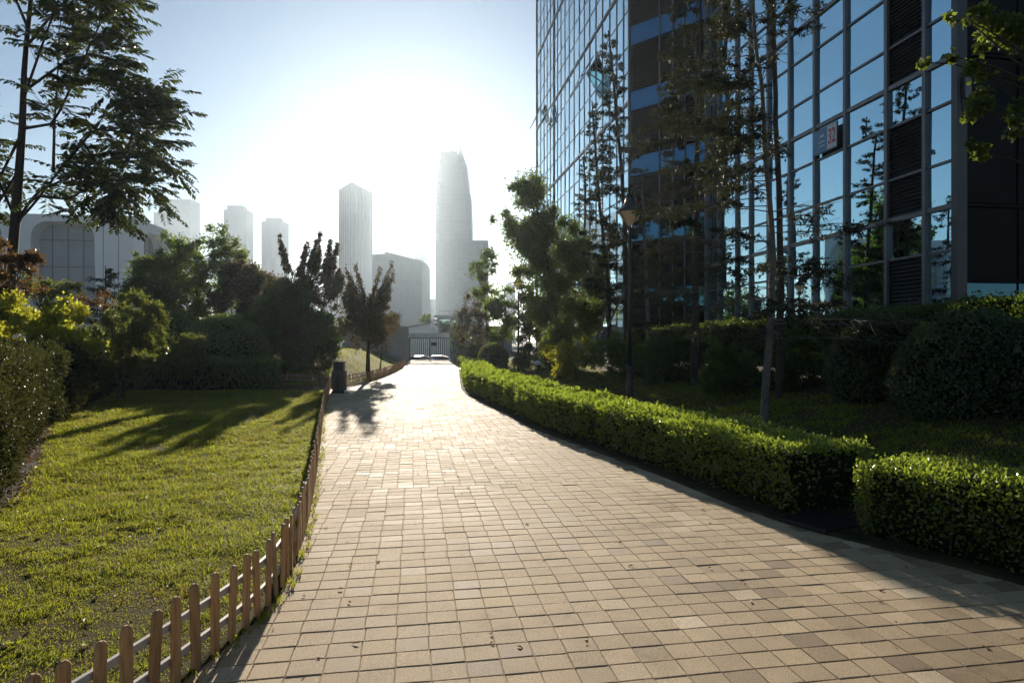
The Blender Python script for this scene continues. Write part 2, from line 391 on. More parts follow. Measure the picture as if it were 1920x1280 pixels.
def tree(name, label, base, trunk, r0, C, R, n, L, W, leaf, bark='bark', group=None, up=.25, shell=.55, twig=.012, core=0):
    """trunk: list of points relative to base; clumps in world space"""
    base = np.array(base, float); t = thing(name, label, "tree", tuple(base), group)
    tp = np.array(trunk, float) + base
    mb = MB(); k = len(tp); s = np.linspace(0, 1, k); ss = np.linspace(0, 1, 3*k)
    tps = np.stack([np.interp(ss, s, tp[:, j]) for j in range(3)], 1)
    mb.tube(tps, r0*(1-.75*ss), 8)
    for c in C:
        zc = np.clip(c[2] - .35*np.linalg.norm((c-tps[-1])[:2]) - .2, tps[0, 2]+.15*(tps[-1, 2]-tps[0, 2]), tps[-1, 2])
        a = np.array([np.interp(zc, tps[:, 2], tps[:, j]) for j in range(3)])
        limb(mb, a, c, twig*1.9, twig*.5, .05, 6, 4, .08)
    mb.build('trunk', M[bark], t, smooth=True)
    cb = MB(); clump_leaves(cb, C, R, n, L, W, up, shell)
    cr = cb.build('crown', M[leaf], t)
    return t
def shrub(name, label, base, C, R, n, L, W, leaf, group=None, up=.4, stems=5, cat='shrub', core=.62):
    base = np.array(base, float); t = thing(name, label, cat, tuple(base), group)
    mb = MB()
    for i in range(stems):
        c = C[rng.integers(len(C))]
        limb(mb, base + np.array([rng.normal(0, .06), rng.normal(0, .06), -.05]), c, .02, .006, .03, 6, 4, .1)
    mb.build('stem', M['bark_dark'], t)
    cb = MB(); clump_leaves(cb, C, R, n, L, W, up)
    cb.build('foliage', M[leaf], t)
    return t
def ellipsoid(mb, c, R, nu=20, nv=12, zmin=-1):
    th = np.linspace(np.pi, 0, nv); a = np.linspace(0, 2*np.pi, nu, endpoint=False)
    mb.loft([np.stack([c[0]+R[0]*np.sin(t)*np.cos(a), c[1]+R[1]*np.sin(t)*np.sin(a), np.full(nu, max(c[2]+R[2]*np.cos(t), c[2]+zmin*R[2]))], 1) for t in th])
def ball(name, label, c, R, n, L, leaf='ball', group=None, zmin=-1.):
    base = (c[0], c[1], c[2]-R[2]); t = thing(name, label, 'shrub', base, group)
    mb = MB(); ellipsoid(mb, c, np.array(R)*.93); mb.build('light_block_core', M['core'], t, smooth=True)  # solid dark filling added to stop light passing through the ball
    st = MB(); st.tube([(c[0], c[1], base[2]-.4), (c[0], c[1], c[2])], [.05, .03], 6); st.build('stem', M['bark_dark'], t)
    d = rand_dirs(n); bumpy = 1 + .05*(vnoise(d[:, 0]*4+9, d[:, 1]*4+d[:, 2]*4)-.5)*2
    p = c + d*np.array(R)*(bumpy*rng.uniform(.90, 1.02, n))[:, None]
    cb = MB(); s = rng.uniform(.7, 1.3, n)
    leafset(cb, p, d*.6+rand_dirs(n)*.8+np.array([0,0,.25]), d+rand_dirs(n)*.7, L*s, L*.6*s, np.clip(rng.normal(.5,.27,n),0,1))
    cb.build('foliage', M[leaf], t)
    return t
def hedge(name, label, line, wid, hgt, dens, L, leaf, zf, group=None, lsc=None, rough=.035, stick=.02):
    """clipped hedge along a centre line; leaves over top, flanks and ends round a solid dark core that blocks light"""
    line = np.array(line, float); seg = np.linalg.norm(np.diff(line, axis=0), axis=1); arc = np.concatenate([[0], np.cumsum(seg)]); T = arc[-1]
    ev = lambda s: np.stack([np.interp(s, arc, line[:, 0]), np.interp(s, arc, line[:, 1])], -1)
    h_ = (lambda s: np.interp(s, [0, T], hgt)) if hasattr(hgt, '__len__') else (lambda s: 0*s + hgt)
    base = (line[0, 0], line[0, 1], float(zf(line[0, 0], line[0, 1])))
    t = thing(name, label, 'hedge', base, group)
    # solid dark core, added to block light inside the hedge
    k = max(4, int(T/.5)); s = np.linspace(.08, T-.08, k); p = ev(s); d = norm(np.gradient(p, axis=0)); sd = np.stack([d[:, 1], -d[:, 0]], 1)
    rings = []
    for i in range(k):
        z0 = float(zf(p[i, 0], p[i, 1])); h = float(h_(s[i])); w2 = wid/2-.07
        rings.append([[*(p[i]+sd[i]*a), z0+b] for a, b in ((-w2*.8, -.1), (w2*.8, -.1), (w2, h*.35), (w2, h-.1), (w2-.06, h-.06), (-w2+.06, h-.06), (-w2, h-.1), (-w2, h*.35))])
    mb = MB(); mb.loft(rings); mb.build('light_block_core', M['core'], t)
    # stems showing at the foot
    sb = MB()
    for _ in range(int(T*7)):
        ss = rng.uniform(.05, T-.05); q = ev(np.array([ss]))[0]; sdv = rng.choice([-1, 1]); dd = ev(np.array([min(T, ss+.05)]))[0]-q; dd = dd/(np.linalg.norm(dd)+1e-6); nn = np.array([dd[1], -dd[0]])
        a = q + nn*sdv*(wid/2-.12); b = q + nn*sdv*(wid/2-.03) + dd*rng.normal(0, .12); z0 = float(zf(*a))
        sb.tube([[*a, z0-.03], [*((a+b)/2), z0+.16*rng.uniform(.7, 1.3)], [*b, z0+h_(ss)*.6]], [.008, .006, .004], 4)
    tag(sb.build("stem", M["bark_dark"], t), kind="stuff")
    hm_ = float(np.mean(h_(np.linspace(0, T, 9))))
    def dn(s): return 1.0 if lsc is None else lsc(ev(s))
    areas = np.array([T*wid, T*hm_, T*hm_, wid*hm_, wid*hm_]); n = int(areas.sum()*dens); f = rng.choice(5, n, p=areas/areas.sum())
    s = rng.random(n)*T
    if lsc is not None:   # more, smaller leaves near the camera
        keep = rng.random(n) < np.clip((1/lsc(ev(s)))**2, 0, 1); s, f = s[keep], f[keep]; n = len(s)
    s = np.where(f == 3, rng.uniform(0, .06, n), np.where(f == 4, T-rng.uniform(0, .06, n), s))
    p = ev(s); q = ev(np.minimum(s+.05, T)); q0 = ev(np.maximum(s-.05, 0)); dd = norm(q-q0); sd = np.stack([dd[:, 1], -dd[:, 0]], 1)
    hh = h_(s); a = np.where(f == 0, rng.uniform(-.5, .5, n)*wid, np.where(f == 1, wid/2, np.where(f == 2, -wid/2, rng.uniform(-.5, .5, n)*wid)))
    zz = np.where(f == 0, hh, rng.random(n)**.8*hh)
    a = np.where((f == 1) | (f == 2), a*(.86+.14*np.clip(zz/hh/.4, 0, 1)), a)
    out = np.zeros((n, 3)); out[f == 0] = (0, 0, 1)
    for fi, sg in ((1, 1), (2, -1)): out[f == fi, :2] = sd[f == fi]*sg
    out[f == 3, :2] = -dd[f == 3]; out[f == 4, :2] = dd[f == 4]
    jit = (vnoise(s*2.3+3, a*2.3+zz*2.3+11)-.5)*2*rough*1.6 + rng.normal(0, rough*.5, n) - rng.random(n)**2*.08
    tall = (rng.random(n) < .05)*rng.random(n)*stick*3
    pos = np.stack([p[:, 0]+sd[:, 0]*a, p[:, 1]+sd[:, 1]*a, zf(p[:, 0], p[:, 1])+zz], 1) + out*jit[:, None] + np.array([0, 0, 1])*(tall*(f == 0))[:, None]
    sc = (1.0 if lsc is None else lsc(p))*rng.uniform(.7, 1.3, n)
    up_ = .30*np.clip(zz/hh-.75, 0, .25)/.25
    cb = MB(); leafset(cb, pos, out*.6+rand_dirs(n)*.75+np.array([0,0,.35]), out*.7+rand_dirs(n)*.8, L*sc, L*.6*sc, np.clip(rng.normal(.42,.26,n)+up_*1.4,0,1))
    cb.build('foliage', M[leaf], t)
    return t

# ------------------------------------------------------------------ hedges along the path
near = lambda p: np.clip(np.hypot(p[..., 0], p[..., 1])/7.0, .8, 3.6)
def edge_line(y0, y1, off, n=24):
    ys = np.linspace(y0, y1, n); return np.stack([XR(ys)+off, ys], 1)
G_H = 'clipped box hedges lining the path'
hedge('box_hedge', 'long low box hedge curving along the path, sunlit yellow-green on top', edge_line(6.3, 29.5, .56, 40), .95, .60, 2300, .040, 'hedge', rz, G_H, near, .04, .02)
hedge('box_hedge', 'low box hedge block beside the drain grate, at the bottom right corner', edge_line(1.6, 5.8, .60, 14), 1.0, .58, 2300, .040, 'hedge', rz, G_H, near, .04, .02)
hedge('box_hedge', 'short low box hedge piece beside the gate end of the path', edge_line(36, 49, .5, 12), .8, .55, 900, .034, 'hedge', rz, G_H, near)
# drain grate in the gap between the two hedges
t = thing('drain_grate', 'dark slatted drain grate in the gap between the two low hedges', 'drain grate', (2.95, 5.85, .03))
u_ = norm(np.array([XR(6.3)-XR(5.4), .9])); Mg = Matrix(((u_[0], u_[1], 0, 2.72), (u_[1], -u_[0], 0, 6.0), (0, 0, 1, .03), (0, 0, 0, 1)))
fm = MB(); fm.box((-.26,-.28,-.02),(.26,-.25,.012),Mg); fm.box((-.26,.25,-.02),(.26,.28,.012),Mg); fm.box((-.26,-.248,-.02),(-.235,.248,.012),Mg); fm.box((.235,-.248,-.02),(.26,.248,.012),Mg)
fm.build('grate_frame', M['darkmetal'], t)
fm = MB()
for i in range(9): fm.box((-.232,-.235+i*.054,-.015),(.232,-.235+i*.054+.022,.008),Mg)
fm.build('grate', M['darkmetal'], t)

# left hedges round the lawn
lf = lambda p: np.clip(np.hypot(p[..., 0], p[..., 1])/11.0, .9, 2.4)
hedge('garden_hedge', 'leafy hedge running along the left side of the lawn above the soil bed', [(-4.4,4.4),(-5.5,6.4),(-6.6,8.2),(-7.9,10.2),(-9.4,13.2),(-11.0,17),(-12.1,19.3)], 1.3, (1.35,1.3), 2200, .044, 'hedge_br', lz, None, lf, .09, .05)
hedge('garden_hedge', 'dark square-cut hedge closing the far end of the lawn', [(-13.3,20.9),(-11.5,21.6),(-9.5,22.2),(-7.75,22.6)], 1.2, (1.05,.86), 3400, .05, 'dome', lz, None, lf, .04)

# ------------------------------------------------------------------ left shrubs and trees
C, R = envelope((X(45,15.2), 15.2, 1.6), (2.1, 1.3, 1.2), 34, (.3,.5), 3)
shrub('golden_shrub', 'bright yellow-green shrub glowing in the sun at the left edge, behind the hedge', (X(45,15.2),15.2,0), C, R, 40000, .085, .05, 'yellow')
C, R = envelope((-10.5, 18.3, 1.7), (1.7, 1.3, 1.25), 24, (.3,.55), 4)
shrub('green_shrub', 'rounded green shrub with golden tips between the yellow shrub and the clipped domes', (-10.5,18.3,0), C, R, 24000, .085, .048, 'olive')
C, R = envelope((-11.6, 19.2, 2.7), (.8, .5, .3), 8, (.1,.2), 14)
shrub('red_tipped_shrub', 'small shrub with reddish tips poking above the green shrub', (-11.6,19.2,0), C, R, 700, .075, .035, 'redder')
C, R = envelope((-10.1, 20.9, 1.2), (.8, .7, .8), 16, (.25,.42), 24)
shrub('low_shrub', 'low yellowish shrub at the foot of the larger clipped dome', (-9.9,20.6,0), C, R, 11000, .075, .042, 'olive')
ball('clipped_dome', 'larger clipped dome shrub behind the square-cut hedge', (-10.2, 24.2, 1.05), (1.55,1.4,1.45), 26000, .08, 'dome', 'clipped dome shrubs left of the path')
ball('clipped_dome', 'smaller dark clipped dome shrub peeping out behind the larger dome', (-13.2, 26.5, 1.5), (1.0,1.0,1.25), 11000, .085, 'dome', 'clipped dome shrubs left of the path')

G_L = 'trees and tall shrubs left of the path'
# fir-like dark tree before the concrete hall
def layered(name, label, base, h, r, n, leaf, group):
    base = np.array(base, float); t = thing(name, label, 'tree', tuple(base), group)
    mb = MB(); mb.tube([base+np.array([0,0,-.2]), base+np.array([0,0,h*.5]), base+np.array([0,0,h])], [.1,.06,.015], 7)
    P_, D_, K = [], [], 0
    for k in range(46):
        f = .12+.86*k/46; az = rng.uniform(0, 6.28); L = r*(1-f)**.7*rng.uniform(.75, 1.15)
        d = np.array([math.cos(az), math.sin(az), .08]); a = base + np.array([0,0,h*f]); b = a + d*L
        mb.tube([a, (a+b)/2+np.array([0,0,.06*L]), b], [.02,.012,.005], 4)
        m = int(n/46*(L/r+.25)); s = rng.random(m)**.7
        p = a + (b-a)*s[:, None] + rng.normal(0, 1, (m, 3))*np.array([.16,.16,.07])*L*.9*(.3+s[:, None]*.7)
        P_.append(p); D_.append(d*.8 + rand_dirs(m)*.6 + np.array([0,0,-.15]))
    mb.build('trunk', M['bark_dark'], t)
    p = np.concatenate(P_); D = np.concatenate(D_); cb = MB(); s = rng.uniform(.7,1.3,len(p))
    leafset(cb, p, D, rand_dirs(len(p))*.5+np.array([0,0,.8]), .13*s, .045*s, np.clip(rng.normal(.5,.25,len(p)),0,1))
    cb.build('crown', M[leaf], t); return t
layered('fir_tree', 'dark low fir with layered branches in front of the concrete hall', (X(198,27),27,.2), 4.4, 1.9, 6500, 'fir', G_L)
C, R = envelope((X(85,21), 21, 3.1), (1.1, .8, .8), 13, (.22,.4), 21)
tree('young_tree', 'small loose-leaved tree left of the fir, in front of the concrete hall', (X(70,21),21,0), [(0,0,-.1),(.05,0,1.2),(.1,0,2.6)], .06, C, R, 2600, .11, .05, 'olive', 'bark_dark', G_L)
C, R = envelope((X(15,15.8), 15.8, 3.2), (.75, .6, .95), 16, (.18,.34), 22)
tree('maple_sapling', 'small sapling with reddish brown leaves at the left edge under the tall tree', (X(22,15.8),15.8,0), [(0,0,-.1),(0,0,1.3),(-.05,0,2.6)], .03, C, R, 2600, .095, .065, 'redder', 'bark_grey', G_L)
# the big rounded tree mass
C, R = envelope((X(365,36), 36, 4.3), (3.7, 2.8, 3.6), 90, (.5,.85), 31, .45)
tree('broadleaf_tree', 'large rounded green tree left of the two grey towers', (X(365,36),36,0), [(0,0,-.2),(.1,0,1.6),(0,.1,3.4),(.1,0,5.6)], .22, C, R, 46000, .17, .085, 'green', 'bark_dark', G_L)
C, R = envelope((X(285,33), 33, 2.9), (2.2, 1.6, 2.6), 30, (.45,.8), 33)
tree('bushy_tree', 'dark bushy tree with fine leaves filling in right of the fir', (X(285,33),33,0), [(0,0,-.2),(0,0,1.5),(.1,0,3.6)], .14, C, R, 26000, .15, .07, 'hedge_dk', 'bark_dark', G_L)
C, R = envelope((X(468,33), 33, 3.2), (2.1, 1.6, 2.8), 46, (.4,.7), 35, .2)
tree('russet_tree', 'tree with russet brown leaves below the smaller grey tower', (X(468,33),33,0), [(0,0,-.2),(0,0,1.5),(.1,0,4.2)], .13, C, R, 40000, .14, .065, 'red', 'bark_dark', G_L)
def spiky(name, label, c, R_, seed, n, leaf, shoots, group, top=1.25, L=.12):
    C, R = envelope(c, R_, 55, (.4,.7), seed, .15); r = np.random.default_rng(seed)
    eC, eR = [], []
    for k in range(shoots):
        a = r.uniform(-1, 1)*R_[0]*.85; yy = c[1]+r.uniform(-.6,.6)*R_[1]; z0 = c[2]+R_[2]*math.sqrt(max(0,1-(a/R_[0])**2))*.85; hgt = r.uniform(.3, 1)*R_[2]*(top-1)*2
        for q in range(11): eC.append((c[0]+a+q*.027*np.sign(a)*hgt, yy, z0-.1+hgt*q/9)); eR.append((.17-.011*q,)*2+(.2,))
    C = np.concatenate([C, eC]); R = np.concatenate([R, eR])
    return tree(name, label, (c[0], c[1], 0), [(0,0,-.2),(0,0,1.0),(.05,0,c[2]+R_[2]*.3)], .12, C, R, n, L, L*.48, leaf, 'bark_dark', group, up=.6)
spiky('plum_tree', 'dark purplish tree with upright shoots against the bright sky, left of the litter bin', (X(562,30),30,2.6), (1.85,1.6,2.75), 41, 56000, 'red', 11, G_L, 1.3)
C, R = envelope((X(528,28.5), 28.5, 1.9), (2.1,1.1,2.1), 34, (.4,.7), 43)
shrub('dark_shrub', 'dark shrub mass behind the short cross fence', (X(530,28.5),28.5,0), C, R, 40000, .11, .055, 'hedge_dk', G_L)
C, R = envelope((X(605,29), 29, 1.7), (.85,.8,1.8), 20, (.35,.55), 44)
shrub('dark_shrub', 'narrow dark shrub just behind the litter bin', (X(605,29),29,0), C, R, 17000, .11, .055, 'hedge_dk', G_L)
spiky('small_plum_tree', 'small tree with reddish leaves and a forked trunk, standing right of the litter bin', (X(690,27.6),27.6,2.35), (1.15,1.0,1.25), 47, 19000, 'red', 9, G_L, 1.6, .10)
# a second low stem group on the mound
C, R = envelope((X(722,33), 33, 2.5), (.8,.7,.9), 12, (.22,.36), 48)
tree('slender_sapling', 'slender leafy sapling on the grass mound before the grey wall', (X(712,33),33,.3), [(0,0,-.2),(.1,0,.8),(.15,0,2.0)], .04, C, R, 2600, .1, .05, 'red', 'bark_dark', G_L)

# tall tree with pinnate leaves
def pinnate_tree(name, label, base, Y):
    base = np.array(base, float); t = thing(name, label, 'tree', tuple(base))
    pt = lambda px, py, dy=0: np.array([X(px, Y+dy), Y+dy, Z(py, Y+dy)])
    mb = MB()
    trunk = np.array([base+np.array([0,0,-.2]), pt(12,640), pt(24,470), pt(34,350), pt(42,240), pt(46,120), pt(62,-40), pt(70,-180)])
    s = np.linspace(0,1,8); ss = np.linspace(0,1,24); tp = np.stack([np.interp(ss,s,trunk[:,j]) for j in range(3)],1)
    K = Y/13.*.86; mb.tube(tp, np.interp(ss,[0,.4,1],[.12,.095,.02])*K, 9)
    limbs = [[(26,430),(60,395),(110,330),(160,270),(230,215),(300,185)],[(28,425),(75,362),(125,345),(170,320),(250,300),(330,310)],[(27,440),(60,375),(130,382),(180,358),(240,345),(300,352)],
             [(40,250),(100,240),(150,150),(200,60),(215,20)],[(100,330),(102,240),(108,150),(112,60)],[(44,180),(130,120),(190,110),(240,120)],[(46,100),(110,20),(180,-20),(230,-10)],
             [(40,260),(0,340),(-50,300),(-120,240)],[(30,420),(-10,330),(-60,200),(-100,100)],[(52,60),(10,-40),(-60,-110)],[(60,-20),(130,-90),(200,-120)],[(42,200),(80,90),(120,-20),(140,-120)],
             [(110,330),(190,250),(260,255),(318,268)],[(150,160),(210,160),(270,190),(315,200)],[(160,270),(210,330),(235,372)],[(34,330),(-30,430),(-80,430)]]
    limbs = [[(a if a < 120 else 120+(a-120)*.80, b-8) for a, b in L] for L in limbs]
    base_pts, dirs = [], []
    for k, L in enumerate(limbs):
        dy = rng.uniform(-1.5, 1.5); p = np.array([pt(a, b, dy*i/(len(L)-1)) for i, (a, b) in enumerate(L)])
        m = 14; s = np.linspace(0,1,len(p)); q = np.stack([np.interp(np.linspace(0,1,m),s,p[:,j]) for j in range(3)],1)
        mb.tube(q, np.linspace(.034,.007,m)*K, 6)
        seg = norm(np.gradient(q, axis=0))
        for i in range(3, m):
            for _ in range(2 if i < 8 else 3):      # twigs
                d = norm(seg[i] + rand_dirs(1)[0]*.9); l = rng.uniform(.3,.95)*K; e = q[i] + d*l
                mb.tube([q[i], e], [.008,.003], 3)
                for f in (.35,.6,.8,1.0):
                    for _ in range(2):
                        base_pts.append(q[i]+(e-q[i])*f); dirs.append(d*.7+rand_dirs(1)[0]*np.array([1,1,.45]))
    mb.build('trunk', M['bark_dark'], t, smooth=True)
    Bp = np.array(base_pts); D = norm(np.array(dirs)); D[:, 2] = np.clip(D[:, 2], -.7, .25); D = norm(D)
    keep = rng.random(len(Bp)) < .33; Bp, D = Bp[keep], D[keep]
    n = len(Bp); nl = 9; Lr = rng.uniform(.42,.62,n)*K
    f = np.linspace(.2,1,nl)
    rach = Bp[:,None]+D[:,None]*(Lr[:,None]*f)[...,None] + np.array([0,0,-1.])*((Lr[:,None]*f**2)*.16)[...,None]
    dr = norm(np.gradient(rach, axis=1)); upv = norm(np.array([0,0,1.])+rand_dirs(n)*.35)[:,None]
    sd = norm(np.cross(dr, np.broadcast_to(upv, dr.shape)))
    cb = MB(); tone = np.clip(rng.normal(.45,.25,n),0,1)
    for sg in (1,-1):
        ld_ = (sd*sg*.9 + dr*.45 + np.array([0,0,-.22])).reshape(-1,3) + rng.normal(0,.12,(n*nl,3))
        nn = np.broadcast_to(upv, dr.shape).reshape(-1,3) + rng.normal(0,.25,(n*nl,3))
        sz = (.19*K*(1-.35*np.abs(f-.5)*2))[None].repeat(n,0).reshape(-1)*rng.uniform(.8,1.2,n*nl)
        leafset(cb, rach.reshape(-1,3), ld_, nn, sz, sz*.44, np.repeat(tone,nl))
    cb.build('crown', M['pinnate'], t)
pinnate_tree('feather_leaved_tree', 'tall tree with feathery compound leaves filling the top left corner', (X(4,17),17,0), 17.0)

# ------------------------------------------------------------------ lawn grass
LB = lambda y: np.interp(y, [0,3,6.4,8.5,12.8,19.5,22], [-3.4,-4.0,-4.75,-5.9,-8.6,-12.2,-12.0])
def blades(n, y0, y1, xl, xr, zf, pw, hs, wd, dens, mb=None, tb=0.):
    Y_ = y0*(y1/y0)**(rng.random(n)**pw); a = rng.random(n); x = xl(Y_) + (xr(Y_)-xl(Y_))*a
    c = vnoise(x*1.3+5, Y_*1.3)*.35 + vnoise(x*4.1, Y_*4.1+9)*.35 + vnoise(x*11, Y_*11)*.30
    edge = np.clip((xr(Y_)-x)/.22, .06, 1)
    k = rng.random(n) < np.clip((c-.30)*3.8, .46, 1)*edge*dens
    x, Y_, c = x[k], Y_[k], c[k]; n = len(x)
    sc = np.clip(Y_/5, .75, 2.6); h = hs*rng.uniform(.3,1.35,n)*(.25+1.5*np.clip(c-.2,0,1))*np.clip(sc, .75, 1.25); w_ = wd*sc*rng.uniform(.6,1.5,n)
    az = rng.uniform(0, 6.283, n); lean = rng.uniform(.2,1.9,n); la = rng.uniform(0,6.283,n)
    b = np.stack([x, Y_, zf(x, Y_)-.004], 1); s = np.stack([np.cos(az), np.sin(az), 0*az], 1)*w_[:,None]*.5
    l = np.stack([np.cos(la), np.sin(la), 0*la], 1)*(lean*h)[:,None]; up = np.array([0,0,1.])*h[:,None]
    mid = b + up*.6 + l*.35; tip = b + up*.95/np.sqrt(1+lean[:,None]**2*.4) + l
    V = np.stack([b-s, b+s, mid+s*.8, mid-s*.8, tip], 1).reshape(-1,3); o = np.arange(n)[:,None]*5
    tone = np.clip(rng.normal(.52,.24,n)+.7*(vnoise(x*.9+30, Y_*.9)-.5)+.5*(vnoise(x*3.3+70, Y_*3.3)-.5), 0, 1)
    tone = np.clip(tone+tb, 0, 1); mb = mb or MB(); mb.add(V, o+np.array([[0,1,2,3]]), o+np.array([[3,2,4]]), tone=np.repeat(tone,5)); return mb
gm = blades(330000, 1.2, 22, LB, lambda y: XL(y)-.05, lz, .85, .050, .0048, 1.0)
blades(300000, 1.2, 22, LB, lambda y: XL(y)-.04, lz, .85, .026, .0055, 2.2, gm, -.10)
blades(26000, 1.2, 16, LB, lambda y: XL(y)-.03, lz, .85, .085, .0048, .8, gm, .08)
tag(gm.build('lawn_grass', M['grass']), kind='stuff')
gm = blades(60000, 24.5, 54, lambda y: XL(y)-7, lambda y: XL(y)-.1, lz, 1.1, .05, .006, 1.0)
tag(gm.build('mound_grass', M['grass']), kind='stuff')
gm = blades(190000, 5, 44, lambda y: XR(y)+1.0, lambda y: XR(y)+5.2, rz, .9, .05, .006, .8)
tag(gm.build('bank_grass', M['grass']), kind='stuff')
wm = MB(); nw = 420; yw = 1.6*(18/1.6)**rng.random(nw); xw = LB(yw)+(XL(yw)-.12-LB(yw))*rng.random(nw); kw = vnoise(xw*1.7+3, yw*1.7) > .42; xw, yw = xw[kw], yw[kw]
for q_ in range(7):
    a_ = rng.uniform(0, 6.283, len(xw)); d_ = np.stack([np.cos(a_), np.sin(a_), rng.uniform(.1,.7,len(xw))], 1); l_ = rng.uniform(.025,.06,len(xw))
    leafset(wm, np.stack([xw, yw, lz(xw, yw)+.006], 1), d_, np.array([0,0,1.])+rand_dirs(len(xw))*.3, l_, l_*.5, rng.random(len(xw)))
for q_ in range(240):   # tufts along the fence foot
    y_ = 1.9*(22/1.9)**rng.random(); x_ = float(XL(y_))+rng.uniform(.0,.05); m_ = rng.integers(3,9); a_ = rng.uniform(0,6.283,m_)
    leafset(wm, np.tile([x_,y_,-.002],(m_,1))+rng.normal(0,.012,(m_,3))*np.array([1,1,0]), np.stack([np.cos(a_)*.6,np.sin(a_)*.6,np.ones(m_)],1), rand_dirs(m_), rng.uniform(.025,.075,m_), .007, rng.random(m_))
tag(wm.build('lawn_weeds', M['grass']), kind='stuff')
# dry leaves on the soil bed and scattered bits
n = 2600; yy = rng.uniform(3.5, 19, n); xx = LB(yy) - np.abs(rng.normal(0,.55,n)) + .12
mb = MB(); leafset(mb, np.stack([xx,yy,lz(xx,yy)+rng.uniform(.004,.03,n)],1), rand_dirs(n)*np.array([1,1,.35]), rand_dirs(n)*.5+np.array([0,0,1]), rng.uniform(.03,.07,n), rng.uniform(.02,.045,n), rng.random(n), .3)
n2 = 170; y2 = 2.5*(30/2.5)**rng.random(n2); a2 = rng.beta(.6,.6,n2); x2 = XL(y2)+.03+(XR(y2)-XL(y2)+.2)*a2
leafset(mb, np.stack([x2,y2,.004+.006*rng.random(n2)],1), rand_dirs(n2)*np.array([1,1,.1]), rand_dirs(n2)*.25+np.array([0,0,1]), rng.uniform(.02,.05,n2), rng.uniform(.012,.028,n2), rng.random(n2), .2)
n3 = 900; y3 = 1.8*(20/1.8)**rng.random(n3); x3 = LB(y3)+(XL(y3)-.1-LB(y3))*rng.random(n3)
leafset(mb, np.stack([x3,y3,lz(x3,y3)+rng.uniform(.01,.04,n3)],1), rand_dirs(n3)*np.array([1,1,.3]), rand_dirs(n3)*.4+np.array([0,0,1]), rng.uniform(.02,.05,n3), rng.uniform(.014,.03,n3), rng.random(n3), .25)
tag(mb.build('fallen_leaves', M['dryleaf']), kind='stuff')
sb = MB()   # bare soil strip of the left bed
ys = np.linspace(1, 21, 60); offs = np.array([-.1,.15,.5,1.0,1.6])
xx = LB(ys)[:,None]-offs[None]+.15*(vnoise(ys*1.7,ys*0+3)[:,None]-.5); zz = lz(xx, np.repeat(ys[:,None],5,1)) + .012 + .05*np.array([-.4,.4,1,1,.4])*vnoise(xx*4, ys[:,None]*4)
i = np.arange(300).reshape(60,5); sb.add(np.stack([xx, np.repeat(ys[:,None],5,1), zz],-1).reshape(-1,3), np.stack([i[:-1,1:],i[:-1,:-1],i[1:,:-1],i[1:,1:]],-1).reshape(-1,4))
tag(sb.build('soil_bed', M['soil'], smooth=True), kind='structure')

# ------------------------------------------------------------------ picket fences
def picket_fence(label, line, sp=.157, h=.42, group='low picket fences edging the lawn', z0=.0):
    line = np.array(line, float); seg = np.linalg.norm(np.diff(line,axis=0),axis=1); arc = np.concatenate([[0],np.cumsum(seg)])
    n = int(arc[-1]/sp); s = np.linspace(0.02, arc[-1]-.02, n); p = np.stack([np.interp(s,arc,line[:,j]) for j in range(2)],1)
    d = norm(np.gradient(p,axis=0))
    t = thing('picket_fence', label, 'fence', (p[0,0],p[0,1],z0), group)
    # one picket, rounded top with a small bevel
    def picket_mb(sc=1.):
        hw, th = .031*sc, .0095*sc
        out = [(-hw,-.04),(hw,-.04),(hw,h-.03)] + [(hw*math.cos(a), h-.03+.03*math.sin(a)) for a in np.linspace(.35,math.pi-.35,6)] + [(-hw,h-.03)]
        q = MB(); c = np.array([0, h*.5])
        rings = []
        for yy, inn in ((-th,.004),(-th+.004,0),(th-.004,0),(th,.004)):
            rings.append([(c[0]+(a-c[0])*(1-inn/hw), yy, c[1]+(b-c[1])*(1-inn/(h*.5))) for a,b in out])
        q.loft(rings); return q
    order = np.argsort(np.hypot(p[:,0],p[:,1])); close = set(order[:99].tolist()); rest = MB(); me = None
    for i in range(n):
        a = math.atan2(d[i,1],d[i,0]); hv = 1+rng.normal(0,.028)
        if i in close:
            if me is None:
                pk = picket_mb(); o = pk.build('picket', M['wood'], None); me = o.data
            else:
                o = bpy.data.objects.new('picket', me); COL.objects.link(o)
            o.parent = t; o.location = (p[i,0]-p[0,0], p[i,1]-p[0,1], 0); o.rotation_euler = (rng.normal(0,.025), rng.normal(0,.03), a+rng.normal(0,.05)); o.scale = (1,1,hv)
        else:
            q = picket_mb(); v = np.concatenate(q.v); c_, s_ = math.cos(a), math.sin(a)
            v = np.stack([v[:,0]*c_-v[:,1]*s_+p[i,0], v[:,0]*s_+v[:,1]*c_+p[i,1], v[:,2]*hv+z0],1)
            rest.add(v, np.concatenate(q.q), np.concatenate(q.t))
    if rest.n: tag(rest.build('picket', M['wood'], t), kind='stuff')
    nrm = np.stack([-d[:,1], d[:,0]],1)
    for zc in (.125, .285):
        q = MB(); pr = np.concatenate([p+nrm*.021, np.full((n,1), z0+zc)],1)
        q.sweep(pr, [(-.010,-.017),(.010,-.017),(.010,.017),(-.010,.017)]); q.build('rail', M['rail'], t)
    return t
ys = np.linspace(1.6, 23.3, 160)
picket_fence('long low wooden picket fence along the left edge of the path, nearest the camera', np.stack([XL(ys)-.02, ys],1))
ys = np.linspace(24.1, 53, 120)
picket_fence('low wooden picket fence running from the litter bin to the gate wall', np.stack([XL(ys)-.02, ys],1), .16, .42)
picket_fence('short low picket fence crossing the far end of the lawn behind the square-cut hedge', [(-9.6,26.4),(-8.3,26.4),(-6.5,24.6)], .2, .40)

